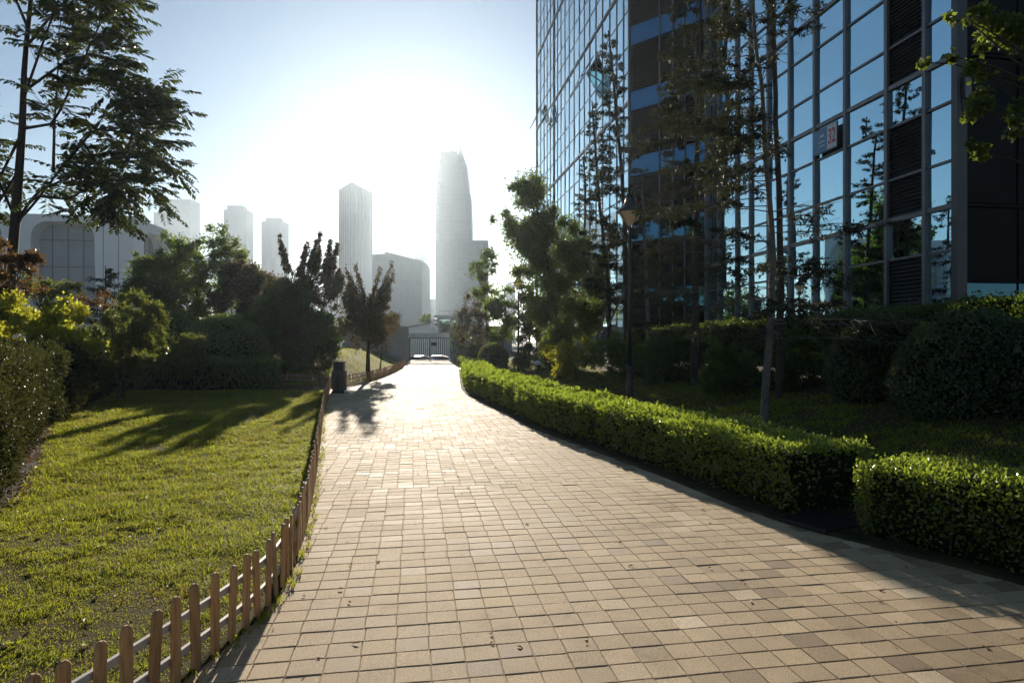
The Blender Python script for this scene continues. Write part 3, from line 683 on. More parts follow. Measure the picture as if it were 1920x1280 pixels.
# ------------------------------------------------------------------ litter bin and paper
bx, by = X(636,21.3), 21.3
t = thing('litter_bin', 'dark metal litter bin with brown slatted sides at the fence corner', 'litter bin', (bx,by,0))
q = MB(); q.bbox((bx-.20,by-.17,0),(bx+.20,by+.17,.07),.01); q.build('base', M['bindark'], t)
q = MB(); q.bbox((bx-.17,by-.15,.07),(bx+.17,by+.15,.66),.02); q.build('body', M['bindark'], t)
for sx in (-1,1):
    q = MB()
    for k in range(3):
        xa = bx+sx*.05+sx*k*.048; x0,x1 = sorted((xa, xa+sx*.04)); q.bbox((x0,by-.185,.10),(x1,by-.152,.68),.006)
    q.build('side_panel', M['binwood'], t)
    q = MB(); x0,x1 = sorted((bx+sx*.172, bx+sx*.20)); q.bbox((x0,by-.15,.10),(x1,by+.15,.68),.006); q.build('side_panel', M['binwood'], t)
q = MB(); q.bbox((bx-.155,by-.14,.66),(bx+.155,by+.14,.93),.02); q.box((bx-.1,by-.146,.74),(bx+.1,by-.1405,.84)); q.build('hood', M['bindark'], t)
q = MB(); q.bbox((bx-.19,by-.17,.931),(bx+.19,by+.17,.97),.012); q.build('lid', M['bindark'], t)
q = MB(); th = rand_dirs(60)*np.array([.07,.06,.05])*rng.uniform(.7,1.1,(60,1))
rr = [[(bx+.27+math.cos(a)*r*(1+.2*math.sin(3*a+z*40)), by-.2+math.sin(a)*r, .004+z) for a in np.linspace(0,6.283,9)[:-1]] for r,z in ((.02,0),(.075,.02),(.08,.05),(.05,.085),(.015,.095))]
q.loft(rr); tag(q.build('crumpled_paper', M['white'], None, origin=(bx+.27,by-.2,0)), 'crumpled white paper lying by the foot of the litter bin', 'litter')

# ------------------------------------------------------------------ street lamps
def lamp(label, loc):
    t = thing('street_lamp', label, 'street lamp', loc, 'street lamps along the right side of the path')
    q = MB(); q.lathe([(.135,-.15),(.135,.03),(.11,.06),(.085,.10),(.075,.75),(.08,.77),(.08,.81),(.062,.85)], 20, loc); q.build('base', M['lampmetal'], t, True)
    q = MB(); q.lathe([(.058,.85),(.050,2.5),(.043,4.35),(.060,4.38),(.060,4.47),(.03,4.50)], 18, loc); q.build('post', M['lampmetal'], t, True)
    for k in range(4):
        a = k*math.pi/2+.6; c, s = math.cos(a), math.sin(a)
        q = MB(); q.tube([(loc[0]+c*r, loc[1]+s*r, loc[2]+z) for r, z in ((.03,4.44),(.07,4.56),(.17,4.72),(.29,4.90),(.335,4.965))], .012, 6); q.build('bracket', M['lampmetal'], t)
    q = MB(); q.lathe([(.02,4.62),(.07,4.64),(.15,4.73),(.22,4.83),(.268,4.93),(.28,4.985)], 24, loc); q.build('lamp_globe', M['globe'], t, True)
    q = MB(); q.lathe([(.29,4.982),(.352,4.97),(.358,4.99),(.29,5.06),(.20,5.15),(.145,5.22),(.125,5.28),(.118,5.36),(.03,5.375)], 28, loc); q.build('lamp_cap', M['lampmetal'], t, True)
    return t
m, nt, b = newmat('lamp_globe_acrylic'); M['globe'] = m
nt.links.new(ramp(nt, noise(nt, 3), [(.3,(.70,.62,.50)),(.7,(.78,.70,.58))]), b.inputs['Base Color']); b.inputs['Roughness'].default_value = .25
tr = N(nt,'ShaderNodeBsdfTranslucent'); tr.inputs[0].default_value = (.95,.82,.62,1); mx = N(nt,'ShaderNodeMixShader'); mx.inputs[0].default_value = .6
nt.links.new(b.outputs[0], mx.inputs[1]); nt.links.new(tr.outputs[0], mx.inputs[2]); nt.links.new(mx.outputs[0], nt.nodes['Material Output'].inputs['Surface'])
l0 = (X(1181,17.6), 17.6, float(rz(X(1181,17.6),17.6)))
L1 = lamp('tall dark green street lamp with a cone-shaped glass head, in front of the glass tower', l0)
l1 = (X(972,34), 34, float(rz(X(972,34),34)))
L1.scale = (1,1,.955)
L2 = L1.copy(); COL.objects.link(L2); L2.location = l1; L2.scale = (.88,.88,.88); L2['label'] = 'farther street lamp with its head half hidden in the leaves of a tree'
for ch in list(L1.children):
    c = ch.copy(); COL.objects.link(c); c.parent = L2
# mushroom garden light
gl = (X(1009,30.5), 30.5, float(rz(X(1009,30.5),30.5)))
t = thing('garden_light', 'small mushroom-shaped garden light on the grass between shrubs', 'garden light', gl)
q = MB(); q.lathe([(.09,-.05),(.09,.03),(.055,.05),(.05,.36),(.09,.38)], 16, gl); q.build('post', M['lampmetal'], t, True)
q = MB(); q.lathe([(.09,.37),(.22,.40),(.205,.47),(.14,.54),(.05,.575)], 20, gl); q.build('lamp_cap', M['white'], t, True)

# ------------------------------------------------------------------ right side planting
G_B = 'clipped ball shrubs on the bank'
def zball(px, Y, py, R): return (X(px,Y), Y, Z(py,Y))
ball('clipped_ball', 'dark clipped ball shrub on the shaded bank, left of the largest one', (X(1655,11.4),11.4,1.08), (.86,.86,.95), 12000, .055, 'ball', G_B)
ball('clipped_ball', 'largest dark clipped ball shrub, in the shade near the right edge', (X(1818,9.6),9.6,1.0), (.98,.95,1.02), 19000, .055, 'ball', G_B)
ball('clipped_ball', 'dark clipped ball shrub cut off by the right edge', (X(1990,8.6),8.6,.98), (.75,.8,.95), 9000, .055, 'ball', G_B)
ball('clipped_ball', 'clipped ball shrub with a sunlit rim behind the yellow-green bush', (X(1043,28.2),28.2,1.22), (.72,.7,.85), 8000, .06, 'olive', G_B)
ball('clipped_ball', 'rounded clipped shrub beside the short far hedge', (X(925,33),33,.75), (.72,.8,.75), 8000, .065, 'olive', G_B)
ball('clipped_ball', 'small clipped ball shrub near the gate', (X(886,42),42,.85), (.48,.48,.55), 3200, .07, 'ball', G_B)
def bush(name, label, px, Y, ztop, rx, n, L, leaf, seed, group='loose bushes on the right bank', ry=None, asp=.5):
    x = X(px,Y); zb = float(rz(x,Y)); h = ztop-zb
    C, R = envelope((x,Y,zb+h*.5), (rx, ry or rx*.8, h*.5), max(14,int(rx*16)), (.18*min(1.2,rx)+.08,.32*min(1.2,rx)+.1), seed)
    return shrub(name, label, (x,Y,zb), C, R, n, L, L*asp, leaf, group)
bush('golden_bush', 'yellow-green bush catching the sun right of the garden light', 1082, 24.5, 1.75, 1.05, 11000, .085, 'yellow', 61)
bush('loose_bush', 'green bush around the foot of the farther street lamp', 985, 32, 1.45, .85, 7500, .09, 'olive', 62)
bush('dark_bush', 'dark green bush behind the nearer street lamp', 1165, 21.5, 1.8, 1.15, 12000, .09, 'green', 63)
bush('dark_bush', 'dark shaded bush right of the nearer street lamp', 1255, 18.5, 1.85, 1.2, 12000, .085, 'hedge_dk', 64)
bush('broad_bush', 'shaded broad-leaved bush left of the pale conifer trunk', 1385, 14.5, 1.45, .8, 6000, .095, 'green', 65)
bush('broad_bush', 'shaded broad-leaved bush right of the pale conifer trunk', 1505, 13.6, 1.75, .85, 7000, .09, 'hedge_dk', 66)
bush('red_leaved_plant', 'small plant with reddish leaves at the foot of the nearer street lamp', 1163, 17.3, .42, .28, 500, .06, 'redder', 67)
# tall hedge along the facade foot
hl = [(9.55-.151*y-.0, y) for y in (28.0,29)]
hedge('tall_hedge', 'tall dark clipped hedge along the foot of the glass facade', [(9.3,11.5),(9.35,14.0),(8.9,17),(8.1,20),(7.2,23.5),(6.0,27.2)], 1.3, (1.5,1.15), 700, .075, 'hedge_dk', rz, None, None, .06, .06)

def conifer(name, label, base, path_, r0, nb, Lmax, hlo, hhi, needles, group, dead=.4, bark='bark_grey', droop=.25, side=None, seed=0, tuft=.075, avoid=None):
    r = np.random.default_rng(seed); base = np.array(base,float); t = thing(name, label, 'tree', tuple(base), group)
    tp = np.array(path_,float); s = np.linspace(0,1,len(tp)); ss = np.linspace(0,1,20); q = np.stack([np.interp(ss,s,tp[:,j]) for j in range(3)],1)
    q[1:-1,:2] += r.normal(0,.012,(18,2))
    mb = MB(); mb.tube(q, r0*(1-.8*ss)+.008, 9)
    zt = q[:,2]; Pn=[];Dn=[];H=[]
    for k in range(nb):
        f = hlo+(hhi-hlo)*(k+r.random())/nb; z = zt[0]+(zt[-1]-zt[0])*f
        a = np.array([np.interp(z,zt,q[:,0]),np.interp(z,zt,q[:,1]),z]); az = r.uniform(0,6.283)
        if side is not None and r.random() < .55: az = side + r.normal(0,.5)
        if avoid and avoid[0] < z < avoid[1] and math.cos(az) > -.1: az = math.pi - az
        L = Lmax*(1-f)**.55*r.uniform(.55,1.1); isdead = r.random() < dead*(1-f*.8)
        tt = np.linspace(0,1,7)[:,None]; d = np.array([math.cos(az),math.sin(az),0])
        br = a + d*L*tt + np.array([0,0,1.])*L*(.10*tt - droop*tt**2 + .10*tt**4) + r.normal(0,.02*L,(7,3))*tt
        mb.tube(br, np.linspace(max(.010,r0*.14*(1-f*.6)),.003,7), 4)
        sdv = np.array([-d[1],d[0],0])
        for j in range(int(5+L*7)):
            u = r.uniform(.22,1); c = np.array([np.interp(u,tt[:,0],br[:,i]) for i in range(3)])
            l = L*.30*(1.15-u*.7)*r.uniform(.5,1.2)
            e = c + norm(d*.75 + sdv*r.choice([-1,1])*r.uniform(.5,1.) + np.array([0,0,r.normal(-.28,.25)]))*l
            mb.tube([c,(c+e)/2+np.array([0,0,-.03*l]),e],[.005,.0035,.002],3)
            if isdead and r.random()<.85: continue
            m = int(max(4, needles/(nb*9)*(l/.3+.3))); v = r.random(m)**.7
            Pn.append(c+(e-c)*v[:,None]+r.normal(0,.012,(m,3))); dd = norm(e-c)
            Dn.append(dd*.55+norm(r.normal(size=(m,3)))*.8); H.append(np.full(m, r.random()))
    mb.build('trunk', M[bark], t, smooth=True)
    p=np.concatenate(Pn);D=np.concatenate(Dn);h=np.concatenate(H); cb=MB(); sz=r.uniform(.7,1.3,len(p))
    leafset(cb,p,D,norm(r.normal(size=(len(p),3))),tuft*sz,tuft*.30*sz,np.clip(h*.8+r.normal(0,.15,len(p)),0,1),.05)
    cb.build('crown', M['spruce'], t); return t
G_C = 'sparse conifers before the glass facades'
W3 = lambda px,py,Y: (X(px,Y),Y,Z(py,Y))
def gb(px,Y): return (X(px,Y),Y,float(rz(X(px,Y),Y))-.1)
b0 = gb(1432,10.9)
conifer('spruce', 'pale-trunked spruce with bare lower twigs in front of the numbered facade', b0, [b0,W3(1437,700,10.9),W3(1446,600,10.95),W3(1449,480,11),W3(1440,330,11),W3(1428,180,11),W3(1414,30,11),W3(1400,-220,11)], .06, 92, 2.6, .17, .97, 15000, G_C, .80, 'bark_grey', .2, None, 71, .08, (3.9,6.3))
b1 = gb(1462,13.2)
conifer('spruce', 'darker spruce trunk just right of and behind the pale spruce trunk', b1, [b1,W3(1464,560,13.2),W3(1461,380,13.2),W3(1452,150,13.2),W3(1446,-150,13.2),W3(1440,-420,13.2)], .07, 36, 2.0, .35, .97, 7000, G_C, .6, 'bark_dark', .2, 3.6, 72, .085, (3.9,7.2))
b2 = gb(1302,17.2)
conifer('spruce', 'drooping full-needled spruce in front of the dark recessed wall', b2, [b2,W3(1304,520,17.2),W3(1308,330,17.2),W3(1312,100,17.2),W3(1316,-120,17.2)], .10, 66, 2.2, .14, .97, 22000, G_C, .2, 'bark_dark', .32, 3.3, 73, .09)
b3 = gb(1176,24.5)
conifer('spruce', 'tall thin leaning spruce beside the nearer street lamp, its tip below the open window', b3, [b3,W3(1172,450,24.5),W3(1168,350,24.5),W3(1153,180,24.5),W3(1141,58,24.5)], .10, 120, 1.7, .18, .99, 24000, G_C, .25, 'bark_dark', .1, None, 74, .11)
b4 = gb(1146,26.5)
conifer('spruce', 'thin spruce with a crooked trunk left of the leaning spruce', b4, [b4,W3(1138,520,26.5),W3(1124,380,26.5),W3(1114,250,26.5),W3(1110,190,26.5)], .09, 90, 1.6, .2, .99, 15000, G_C, .35, 'bark_dark', .1, None, 75, .11)
b5 = gb(1092,31)
conifer('spruce', 'bare thin spruce nearest the corner of the glass tower', b5, [b5,W3(1094,500,31),W3(1098,350,31),W3(1094,300,31)], .08, 60, 1.4, .25, .99, 8000, G_C, .5, 'bark_dark', .1, None, 76, .12)
b6 = gb(1218,22)
conifer('spruce', 'small spruce with pale bark between the street lamp and the drooping spruce', b6, [b6,W3(1212,500,22),W3(1208,420,22),W3(1204,330,22)], .07, 36, 1.2, .3, .97, 5000, G_C, .5, 'bark_grey', .2, None, 77, .1)
# two props leaning on the leaning spruce
for k,(a,b_,lab) in enumerate((((1118,636),(1142,560),'left wooden prop pole bracing the thin spruces'),((1128,636),(1176,535),'right wooden prop pole bracing the thin spruces'))):
    q = MB(); Yp = 24.2; q.tube([W3(*a,Yp),W3((a[0]+b_[0])/2,(a[1]+b_[1])/2,Yp),W3(*b_,Yp)],[.04,.037,.034],8)
    o = q.build('prop_pole', M['bark_grey'], None, True, origin=W3(*a,Yp)); tag(o, lab, 'prop pole', 'prop poles bracing the spruces')
# leafy trees
G_R = 'leafy trees right of the path'
def clumps(lst, Y, dy=.5):
    return np.array([(X(px,Y),Y+rng.uniform(-dy,dy),Z(py,Y)) for px,py,r in lst]), np.array([(r/F*Y,)*3 for px,py,r in lst])
C,R = clumps([(985,335,18),(1005,345,22),(975,360,15),(1000,375,25),(1025,400,25),(945,405,14),(965,425,20),(990,430,25),(1015,440,28),(1040,430,22),(1000,470,22),(1030,480,34),(1060,470,28),(1080,500,34),(1050,520,36),(1015,525,26),(1095,540,30),(1110,480,22),(980,510,18),(1070,570,34),(1030,570,30),(1010,590,24),(1100,590,26),(1000,555,16),(1120,530,18),(1055,610,24),(1085,615,20)], 27.5, .9)
tree('leafy_tree', 'tall narrow leafy tree left of the glass tower, rising above the farther street lamp', gb(1046,27.5), [(0,0,-.1),(.05,0,1.5),(-.2,0,3.5),(-.6,0,5.4),(-1.2,0,7.6)], .11, C, R*1.65, 52000, .14, .06, 'green', 'bark_dark', G_R, up=-.1)
C,R = clumps([(905,487,15),(920,478,11),(890,500,10),(912,505,14),(925,500,9),(900,525,14),(915,535,13),(905,550,12),(895,545,9)], 38, .3)
tree('thin_sapling', 'slim leafy sapling standing alone against the pale podium block', gb(912,38), [(0,0,-.1),(.05,0,2),(-.1,0,4.2)], .05, C, R*1.4, 2600, .17, .075, 'green', 'bark_dark', G_R, up=-.2)
C,R = clumps([(880,590,20),(895,575,18),(870,612,18),(900,610,25),(885,635,20),(910,590,20),(870,635,12)], 46, .8)
tree('russet_tree', 'hazy reddish tree by the right end of the gate', gb(885,46), [(0,0,-.1),(0,0,1.2),(.1,0,2.6)], .08, C, R*1.2, 5000, .17, .08, 'red', 'bark_dark', G_R)
C,R = clumps([(935,570,22),(950,555,16),(930,600,24),(960,590,24),(945,620,24),(915,585,14),(965,620,18)], 41, .8)
tree('broadleaf_tree', 'hazy green tree between the sapling and the farther street lamp', gb(942,41), [(0,0,-.1),(0,0,1.2),(.1,0,2.8)], .08, C, R*1.2, 6000, .17, .08, 'green', 'bark_dark', G_R)
C,R = clumps([(985,580,20),(1000,600,24),(980,615,22),(1010,625,18),(990,560,16)], 37, .6)
tree('plum_tree', 'hazy purplish tree just right of the farther street lamp', gb(992,37), [(0,0,-.1),(0,0,1.2),(.1,0,2.3)], .08, C, R*1.2, 4500, .16, .08, 'red', 'bark_dark', G_R)
C,R = clumps([(850,625,10),(856,640,12),(862,655,12),(868,640,10),(866,668,10)], 51, .5)
tree('dark_tree', 'low dark tree against the wall at the right end of the gate', gb(862,51), [(0,0,-.1),(0,0,.8),(0,0,1.6)], .06, C, R*1.3, 1400, .16, .08, 'hedge_dk', 'bark_dark', G_R)
# overhanging tree, top right
Yo = 7.6; bo = (X(2010,Yo),Yo,float(rz(X(2010,Yo),Yo))-.1)
lst = [(1895,20,40),(1870,60,34),(1905,90,40),(1850,105,26),(1880,150,38),(1915,170,40),(1860,190,24),(1900,230,34),(1920,280,36),(1880,265,22),(1925,340,24),(1835,75,16),(1812,90,12),(1780,85,9),(1757,72,8),(1745,62,6),(1850,20,24),(1960,60,60),(1980,180,60),(1960,300,40),(1990,-60,70),(1920,-50,50),(1870,-40,30)]
C,R = clumps(lst, Yo, .5)
tree('overhanging_tree', 'tree with heart-shaped leaves overhanging the top right corner', bo, [(0,0,-.1),(.02,0,1.2),(-.05,0,2.6),(-.1,0,4.4)], .09, C, R, 4200, .075, .06, 'green', 'bark_dark', None, up=-.5)

# ------------------------------------------------------------------ glass office building
e = np.array([-.151,1.])/1.0113; nl = np.array([-1,-.151])/1.0113
OA = np.array([10.67,16.32]); LA = 13.93; OR = OA+e*LA; PB0 = np.array([X(1180,33),33.]); LR = float(np.linalg.norm(PB0-OR)); uR = (PB0-OR)/LR; nR = np.array([-uR[1],uR[0]]); nR = nR if nR[1]<0 else -nR; OB = PB0; LBF = 24.2; HB = 44.; Z0 = .3
def frame_M(O,u,n): return Matrix(((u[0],n[0],0,O[0]),(u[1],n[1],0,O[1]),(0,0,1,0),(0,0,0,1)))
MA, MR, MBf, ME = frame_M(OA,e,nl), frame_M(OR,uR,nR), frame_M(OB,e,nl), frame_M(OA,-nl,-e)
bld = thing('office_building', 'tall dark glass office tower with aluminium mullions filling the right side', 'building', (float(OR[0]),float(OR[1]),0))
foot = [OA, OR, OB, OB+e*LBF, OB+e*LBF-nl*26, OA-nl*22.5]
ctr = np.mean(foot,axis=0)
ins = [OA-nl*.10+e*.10, OR-nl*.10-nR*.12, OB-nl*.12-nR*.12, OB+e*LBF-nl*.10-e*.1, OB+e*LBF-nl*26, OA-nl*22.5+e*.10]
q = MB(); q.loft([[(p[0],p[1],z) for p in ins] for z in (-.3,HB)], cap=False)
q.build('wall', M['clad'], bld)
q = MB(); r_ = np.array([(p[0],p[1],HB) for p in ins]); q.add(r_, None, [[0,1,5],[1,4,5],[1,2,4],[2,3,4]]); q.build('roof', M['clad'], bld)
panes = []     # (area in the picture, corner list, matrix, material)
def pane(Mx,a0,a1,z0,z1,mat,d=-.015):
    v = np.array([[a0,d,z0],[a1,d,z0],[a1,d,z1],[a0,d,z1]])
    t1,t2 = rng.normal(0,.006,2); v[:,1] += (v[:,0]-(a0+a1)/2)*t1 + (v[:,2]-(z0+z1)/2)*t2
    v2 = v.copy(); v2[:,1] -= .02
    v = np.concatenate([v,v2]) @ np.array(Mx)[:3,:3].T + np.array(Mx)[:3,3]
    yy = v[:,1]; px = CX+F*v[:4,0]/yy[:4]; py = HZ-F*(v[:4,2]-CAMZ)/yy[:4]
    ar = (min(max(px),1920)-max(min(px),0))*(max(0,min(max(py),1280)-max(min(py),0)))
    panes.append((ar,v,mat))
def louvre(Mx,a0,a1,z0,z1,pitch=.105,name='louvre'):
    q = MB(); q.box((a0,-.075,z0),(a1,-.070,z1),Mx)
    fr=.035
    q.box((a0,-.07,z0),(a1,.0,z0+fr),Mx); q.box((a0,-.07,z1-fr),(a1,.0,z1),Mx); q.box((a0,-.07,z0+fr),(a0+fr,.0,z1-fr),Mx); q.box((a1-fr,-.07,z0+fr),(a1,.0,z1-fr),Mx)
    q.build('louvre_frame' if False else 'louvre', M['void'], bld)
    s = MB(); n = int((z1-z0-2*fr)/pitch)
    for k in range(n):
        z = z0+fr+(k+.5)*(z1-z0-2*fr)/n
        v = np.array([[a0+fr,-.062,z+.028],[a1-fr,-.062,z+.028],[a1-fr,-.006,z-.03],[a0+fr,-.006,z-.03]]); v2 = v+np.array([0,.003,.007])
        v = np.concatenate([v,v2]) @ np.array(Mx)[:3,:3].T + np.array(Mx)[:3,3]
        s.add(v,[[0,1,2,3],[7,6,5,4],[0,4,5,1],[1,5,6,2],[2,6,7,3],[3,7,4,0]])
    return s
def bar(name,Mx,lo,hi,mat='mullion'):
    q = MB(); q.box(lo,hi,Mx); return q.build(name,M[mat],bld)
M['slatdark'] = simple('dark_slat',(.004,.008,.013),(.003,.006,.010),.8,2,spec=.2)
# facade A
yA = [16.32,17.34,18.73,20.5,22.04,23.5,24.9,26.2,27.3,28.9,30.14]; aA = [(y-16.32)*1.0113 for y in yA]; aA[-1] = LA
floors = [1.28+3.6*k-3.6 for k in range(13)]
lv_s = []
for k,fz in enumerate(floors):
    cuts = [fz,fz+1.1,fz+2.53,fz+3.6]
    for i in range(10):
        for j in range(3):
            z0,z1 = max(cuts[j],Z0-.2),min(cuts[j+1],HB)
            if z1-z0 < .2: continue
            if i == 1 and j < 2 and k < 5 and z0 > 1: lv_s.append((louvre(MA,aA[i]+.075,aA[i+1]-.075,z0+.04,z1-.04),))
            else: pane(MA,aA[i]+.05,aA[i+1]-.05,z0+.02,z1-.02,'glass')
for (s,) in lv_s: s.build('louvre_slats', M['louvre'], bld)
for i,a in enumerate(aA): bar('mullion',MA,(a-.06,-.05,Z0),(a+.06,.075 if 0<i<10 else .10,HB))
tr_small = MB()
for k,fz in enumerate(floors):
    if fz < .6: continue
    for i in range(10):
        pass
    if k < 7:
        q = MB()
        for i in range(10): q.box((aA[i]+.062,-.05,fz-.06),(aA[i+1]-.062,.05,fz+.06),MA)
        q.build('transom',M['mullion'],bld)
        for dz in (1.1,2.53):
            q = MB()
            for i in range(10): q.box((aA[i]+.062,-.05,fz+dz-.03),(aA[i+1]-.062,.03,fz+dz+.03),MA)
            q.build('transom',M['mullion'],bld)
# facade B
yB = [29.57,30.4,31.4,32.5,33.7,34.9,36.1,37.2,38.3,39.5,40.7,41.8,42.9,43.9,44.95,46.1,47.2,48.3,49.5,50.95]; aB = [(y-29.57)*1.0113*1.1165 for y in yB]; aB[-1]=LBF
zb = [.3]; kind = ['k']
z = 1.2
while z < HB-1:
    for dz,kd in ((0,'k'),(1.5,'t'),(2.75,'t'),(4.5,'t')): zb.append(z+dz); kind.append(kd)
    z += 6.0
zb.append(HB); kind.append('k')
for i in range(len(aB)-1):
    for j in range(len(zb)-1): pane(MBf,aB[i]+.04,aB[i+1]-.04,zb[j]+.02,zb[j+1]-.02,'glass')
for i,a in enumerate(aB):
    tk = i in (0,14,19); bar('mullion',MBf,(a-(.06 if tk else .045),-.05,Z0),(a+(.06 if tk else .045),.06 if tk else .016,HB),'mullb')
for z,kd in zip(zb[1:-1],kind[1:-1]):
    if z > 30: continue
    q = MB(); hz_,dp = (.075,.05) if kd=='k' else (.028,.006)
    for i in range(len(aB)-1):
        q.box((aB[i]+.072,-.05,z-hz_),(aB[i+1]-.072,dp,z+hz_),MBf)
    q.build('transom',M['mullion'],bld)
# dark return wall facing the camera: ribbon windows between dark louvred spandrels
aR = [0,.52,1.1,1.72,2.42,LR]
zw = [(3.2,4.1)]+[(6.4+3.15*k,7.32+3.15*k) for k in range(11)]
prev = Z0
for (z0,z1) in zw:
    for a0,a1 in ((0.06,1.1),(1.1,2.42),(2.42,LR-.06)):
        s = louvre(MR,a0+.035,a1-.035,prev+.03,z0-.03,.13); s.build('louvre_slats',M['slatdark'],bld)
    for i in range(5):
        pane(MR,max(aR[i],.06)+.03,min(aR[i+1],LR-.06)-.03,z0,z1,'glass_r')
    q = MB(); q.box((.06,-.05,z0-.03),(LR-.06,.03,z0),MR); q.box((.06,-.05,z1),(LR-.06,.03,z1+.03),MR); q.build('transom',M['clad'],bld)
    prev = z1
    if z1 > 34: break
for a in aR[1:-1]: bar('mullion',MR,(a-.025,-.048,Z0),(a+.025,.045,HB),'mullion')
# wall facing the camera at the right end
for j,(z0,z1) in enumerate(((.3,1.25),(1.35,3.0),(3.1,4.8),(4.95,8.4),(8.55,12))):
    for i in range(6):
        pane(ME,.16+i*1.5,.16+(i+1)*1.5-.06,z0,z1,'glass_dk' if j==1 else 'clad')
bar('corner_column',ME,(-.14,-.06,Z0),(.13,.12,HB),'mullb')
q = MB()
for z in (1.3,3.05,4.87,8.47): q.box((.14,-.05,z-.03),(9.2,.02,z+.03),ME)
q.build('transom',M['clad'],bld)
# cable box on the corner column
q = MB(); q.bbox((.0,.122,7.35),(.17,.22,7.85),.01,ME); q.build('junction_box',M['mullion'],bld)
q = MB(); cc = np.array([[.02,.16,7.86],[-.06,.19,8.0],[-.1,.17,7.6],[-.09,.2,7.2],[-.03,.17,6.95],[.02,.14,6.9]]); s=np.linspace(0,1,6); ss=np.linspace(0,1,24)
cc = np.stack([np.interp(ss,s,cc[:,j]) for j in range(3)],1) @ np.array(ME)[:3,:3].T + np.array(ME)[:3,3]; q.tube(cc,.012,5); q.build('cable',M['void'],bld)
# panes: the hundred largest are parts, the rest one mesh
M['glass_r'] = glassmat('blue_glass',(.06,.22,.38)); 
panes.sort(key=lambda p:-p[0]); 
PQ = [[0,1,2,3],[7,6,5,4],[0,4,5,1],[1,5,6,2],[2,6,7,3],[3,7,4,0]]
for ar,v,mat in panes[:99]:
    q = MB(); q.add(v,PQ); q.build('window_pane',M[mat],bld)
for mk in ('glass','glass_r','glass_dk','clad'):
    sel = [p for p in panes[99:] if p[2]==mk]
    if not sel: continue
    q = MB()
    for ar,v,_ in sel: q.add(v,PQ)
    tag(q.build('window_pane' if mk!='clad' else 'cladding_panel',M[mk],bld),kind='stuff')
# open top-hung windows
for a0,a1,zt,h_,ang in ((aB[5]+.05,aB[7]-.05,17.9,1.75,28),(aB[17]+.05,aB[18]+.4,20.3,1.6,26),(aB[14]+.1,aB[15],19.0,1.2,8)):
    R_ = Matrix.Translation((0,.10,zt)) @ Matrix.Rotation(math.radians(ang),4,'X')
    Mx = MBf @ R_; fr=.05
    q = MB(); q.box((a0,-.02,-h_),(a0+fr,.03,0),Mx); q.box((a1-fr,-.02,-h_),(a1,.03,0),Mx); q.box((a0+fr,-.02,-fr),(a1-fr,.03,0),Mx); q.box((a0+fr,-.02,-h_),(a1-fr,.03,-h_+fr),Mx)
    sash = q.build('open_window',M['mullion'],bld)
    q = MB(); q.box((a0+fr,-.005,-h_+fr),(a1-fr,.012,-fr),Mx); q.build('pane',M['glass'],sash)
# numbered sign hung on the facade
sg = thing('number_sign','blue and white number sign hung on the glass facade, reading 32','sign',tuple((OA+e*4.9).tolist()+[7.9]))
def onA(a,d,z): return (np.array([[a,d,z]]) @ np.array(MA)[:3,:3].T + np.array(MA)[:3,3])[0]
aS0,aS1,zS0,zS1 = 4.42,5.70,7.50,8.28
q = MB(); q.box((aS0,.135,zS0),(aS1,.165,zS1),MA); q.build('backing',M['darkmetal'],sg)
M['signblue'] = simple('sign_blue',(.03,.20,.42),(.025,.17,.37),.4,3); M['signwhite'] = simple('sign_white',(.62,.60,.64),(.55,.53,.57),.4,3); M['signred'] = simple('sign_red',(.42,.05,.07),(.36,.04,.06),.45,3)
q = MB(); q.box((aS0+.03,.1652,zS0+.03),(aS0+.50,.171,zS1-.03),MA); q.build('number_panel',M['signwhite'],sg)
q = MB(); q.box((aS0+.50,.1652,zS0+.03),(aS1-.02,.171,zS1-.03),MA); q.build('blue_panel',M['signblue'],sg)
q = MB()
for a,b_,c,d_ in ((.66,.86,.50,.57),(.62,.95,.34,.37),(.62,.9,.22,.25)): q.box((aS0+a,.1712,zS0+c),(aS0+b_,.1735,zS0+d_),MA)
q.build('lettering',M['signwhite'],sg)
cu = bpy.data.curves.new('number','FONT'); cu.body='32'; cu.size=.62; cu.extrude=.003; cu.align_x='CENTER'; cu.align_y='CENTER'; cu.offset=.008
tmp = bpy.data.objects.new('number',cu); COL.objects.link(tmp); bpy.context.view_layer.update()
me = bpy.data.meshes.new_from_object(tmp.evaluated_get(bpy.context.evaluated_depsgraph_get())); bpy.data.objects.remove(tmp)
no = bpy.data.objects.new('number',me); me.materials.clear(); me.materials.append(M['signred']); COL.objects.link(no); no.parent = sg
ctr_ = onA(aS0+.265,.1755,(zS0+zS1)/2) - np.array(sg.location)
Rm = Matrix(((-e[0],0,nl[0]),(-e[1],0,nl[1]),(0,1,0))); no.matrix_local = Matrix.Translation(ctr_) @ Rm.to_4x4() @ Matrix.Diagonal((.62,1.05,1,1))

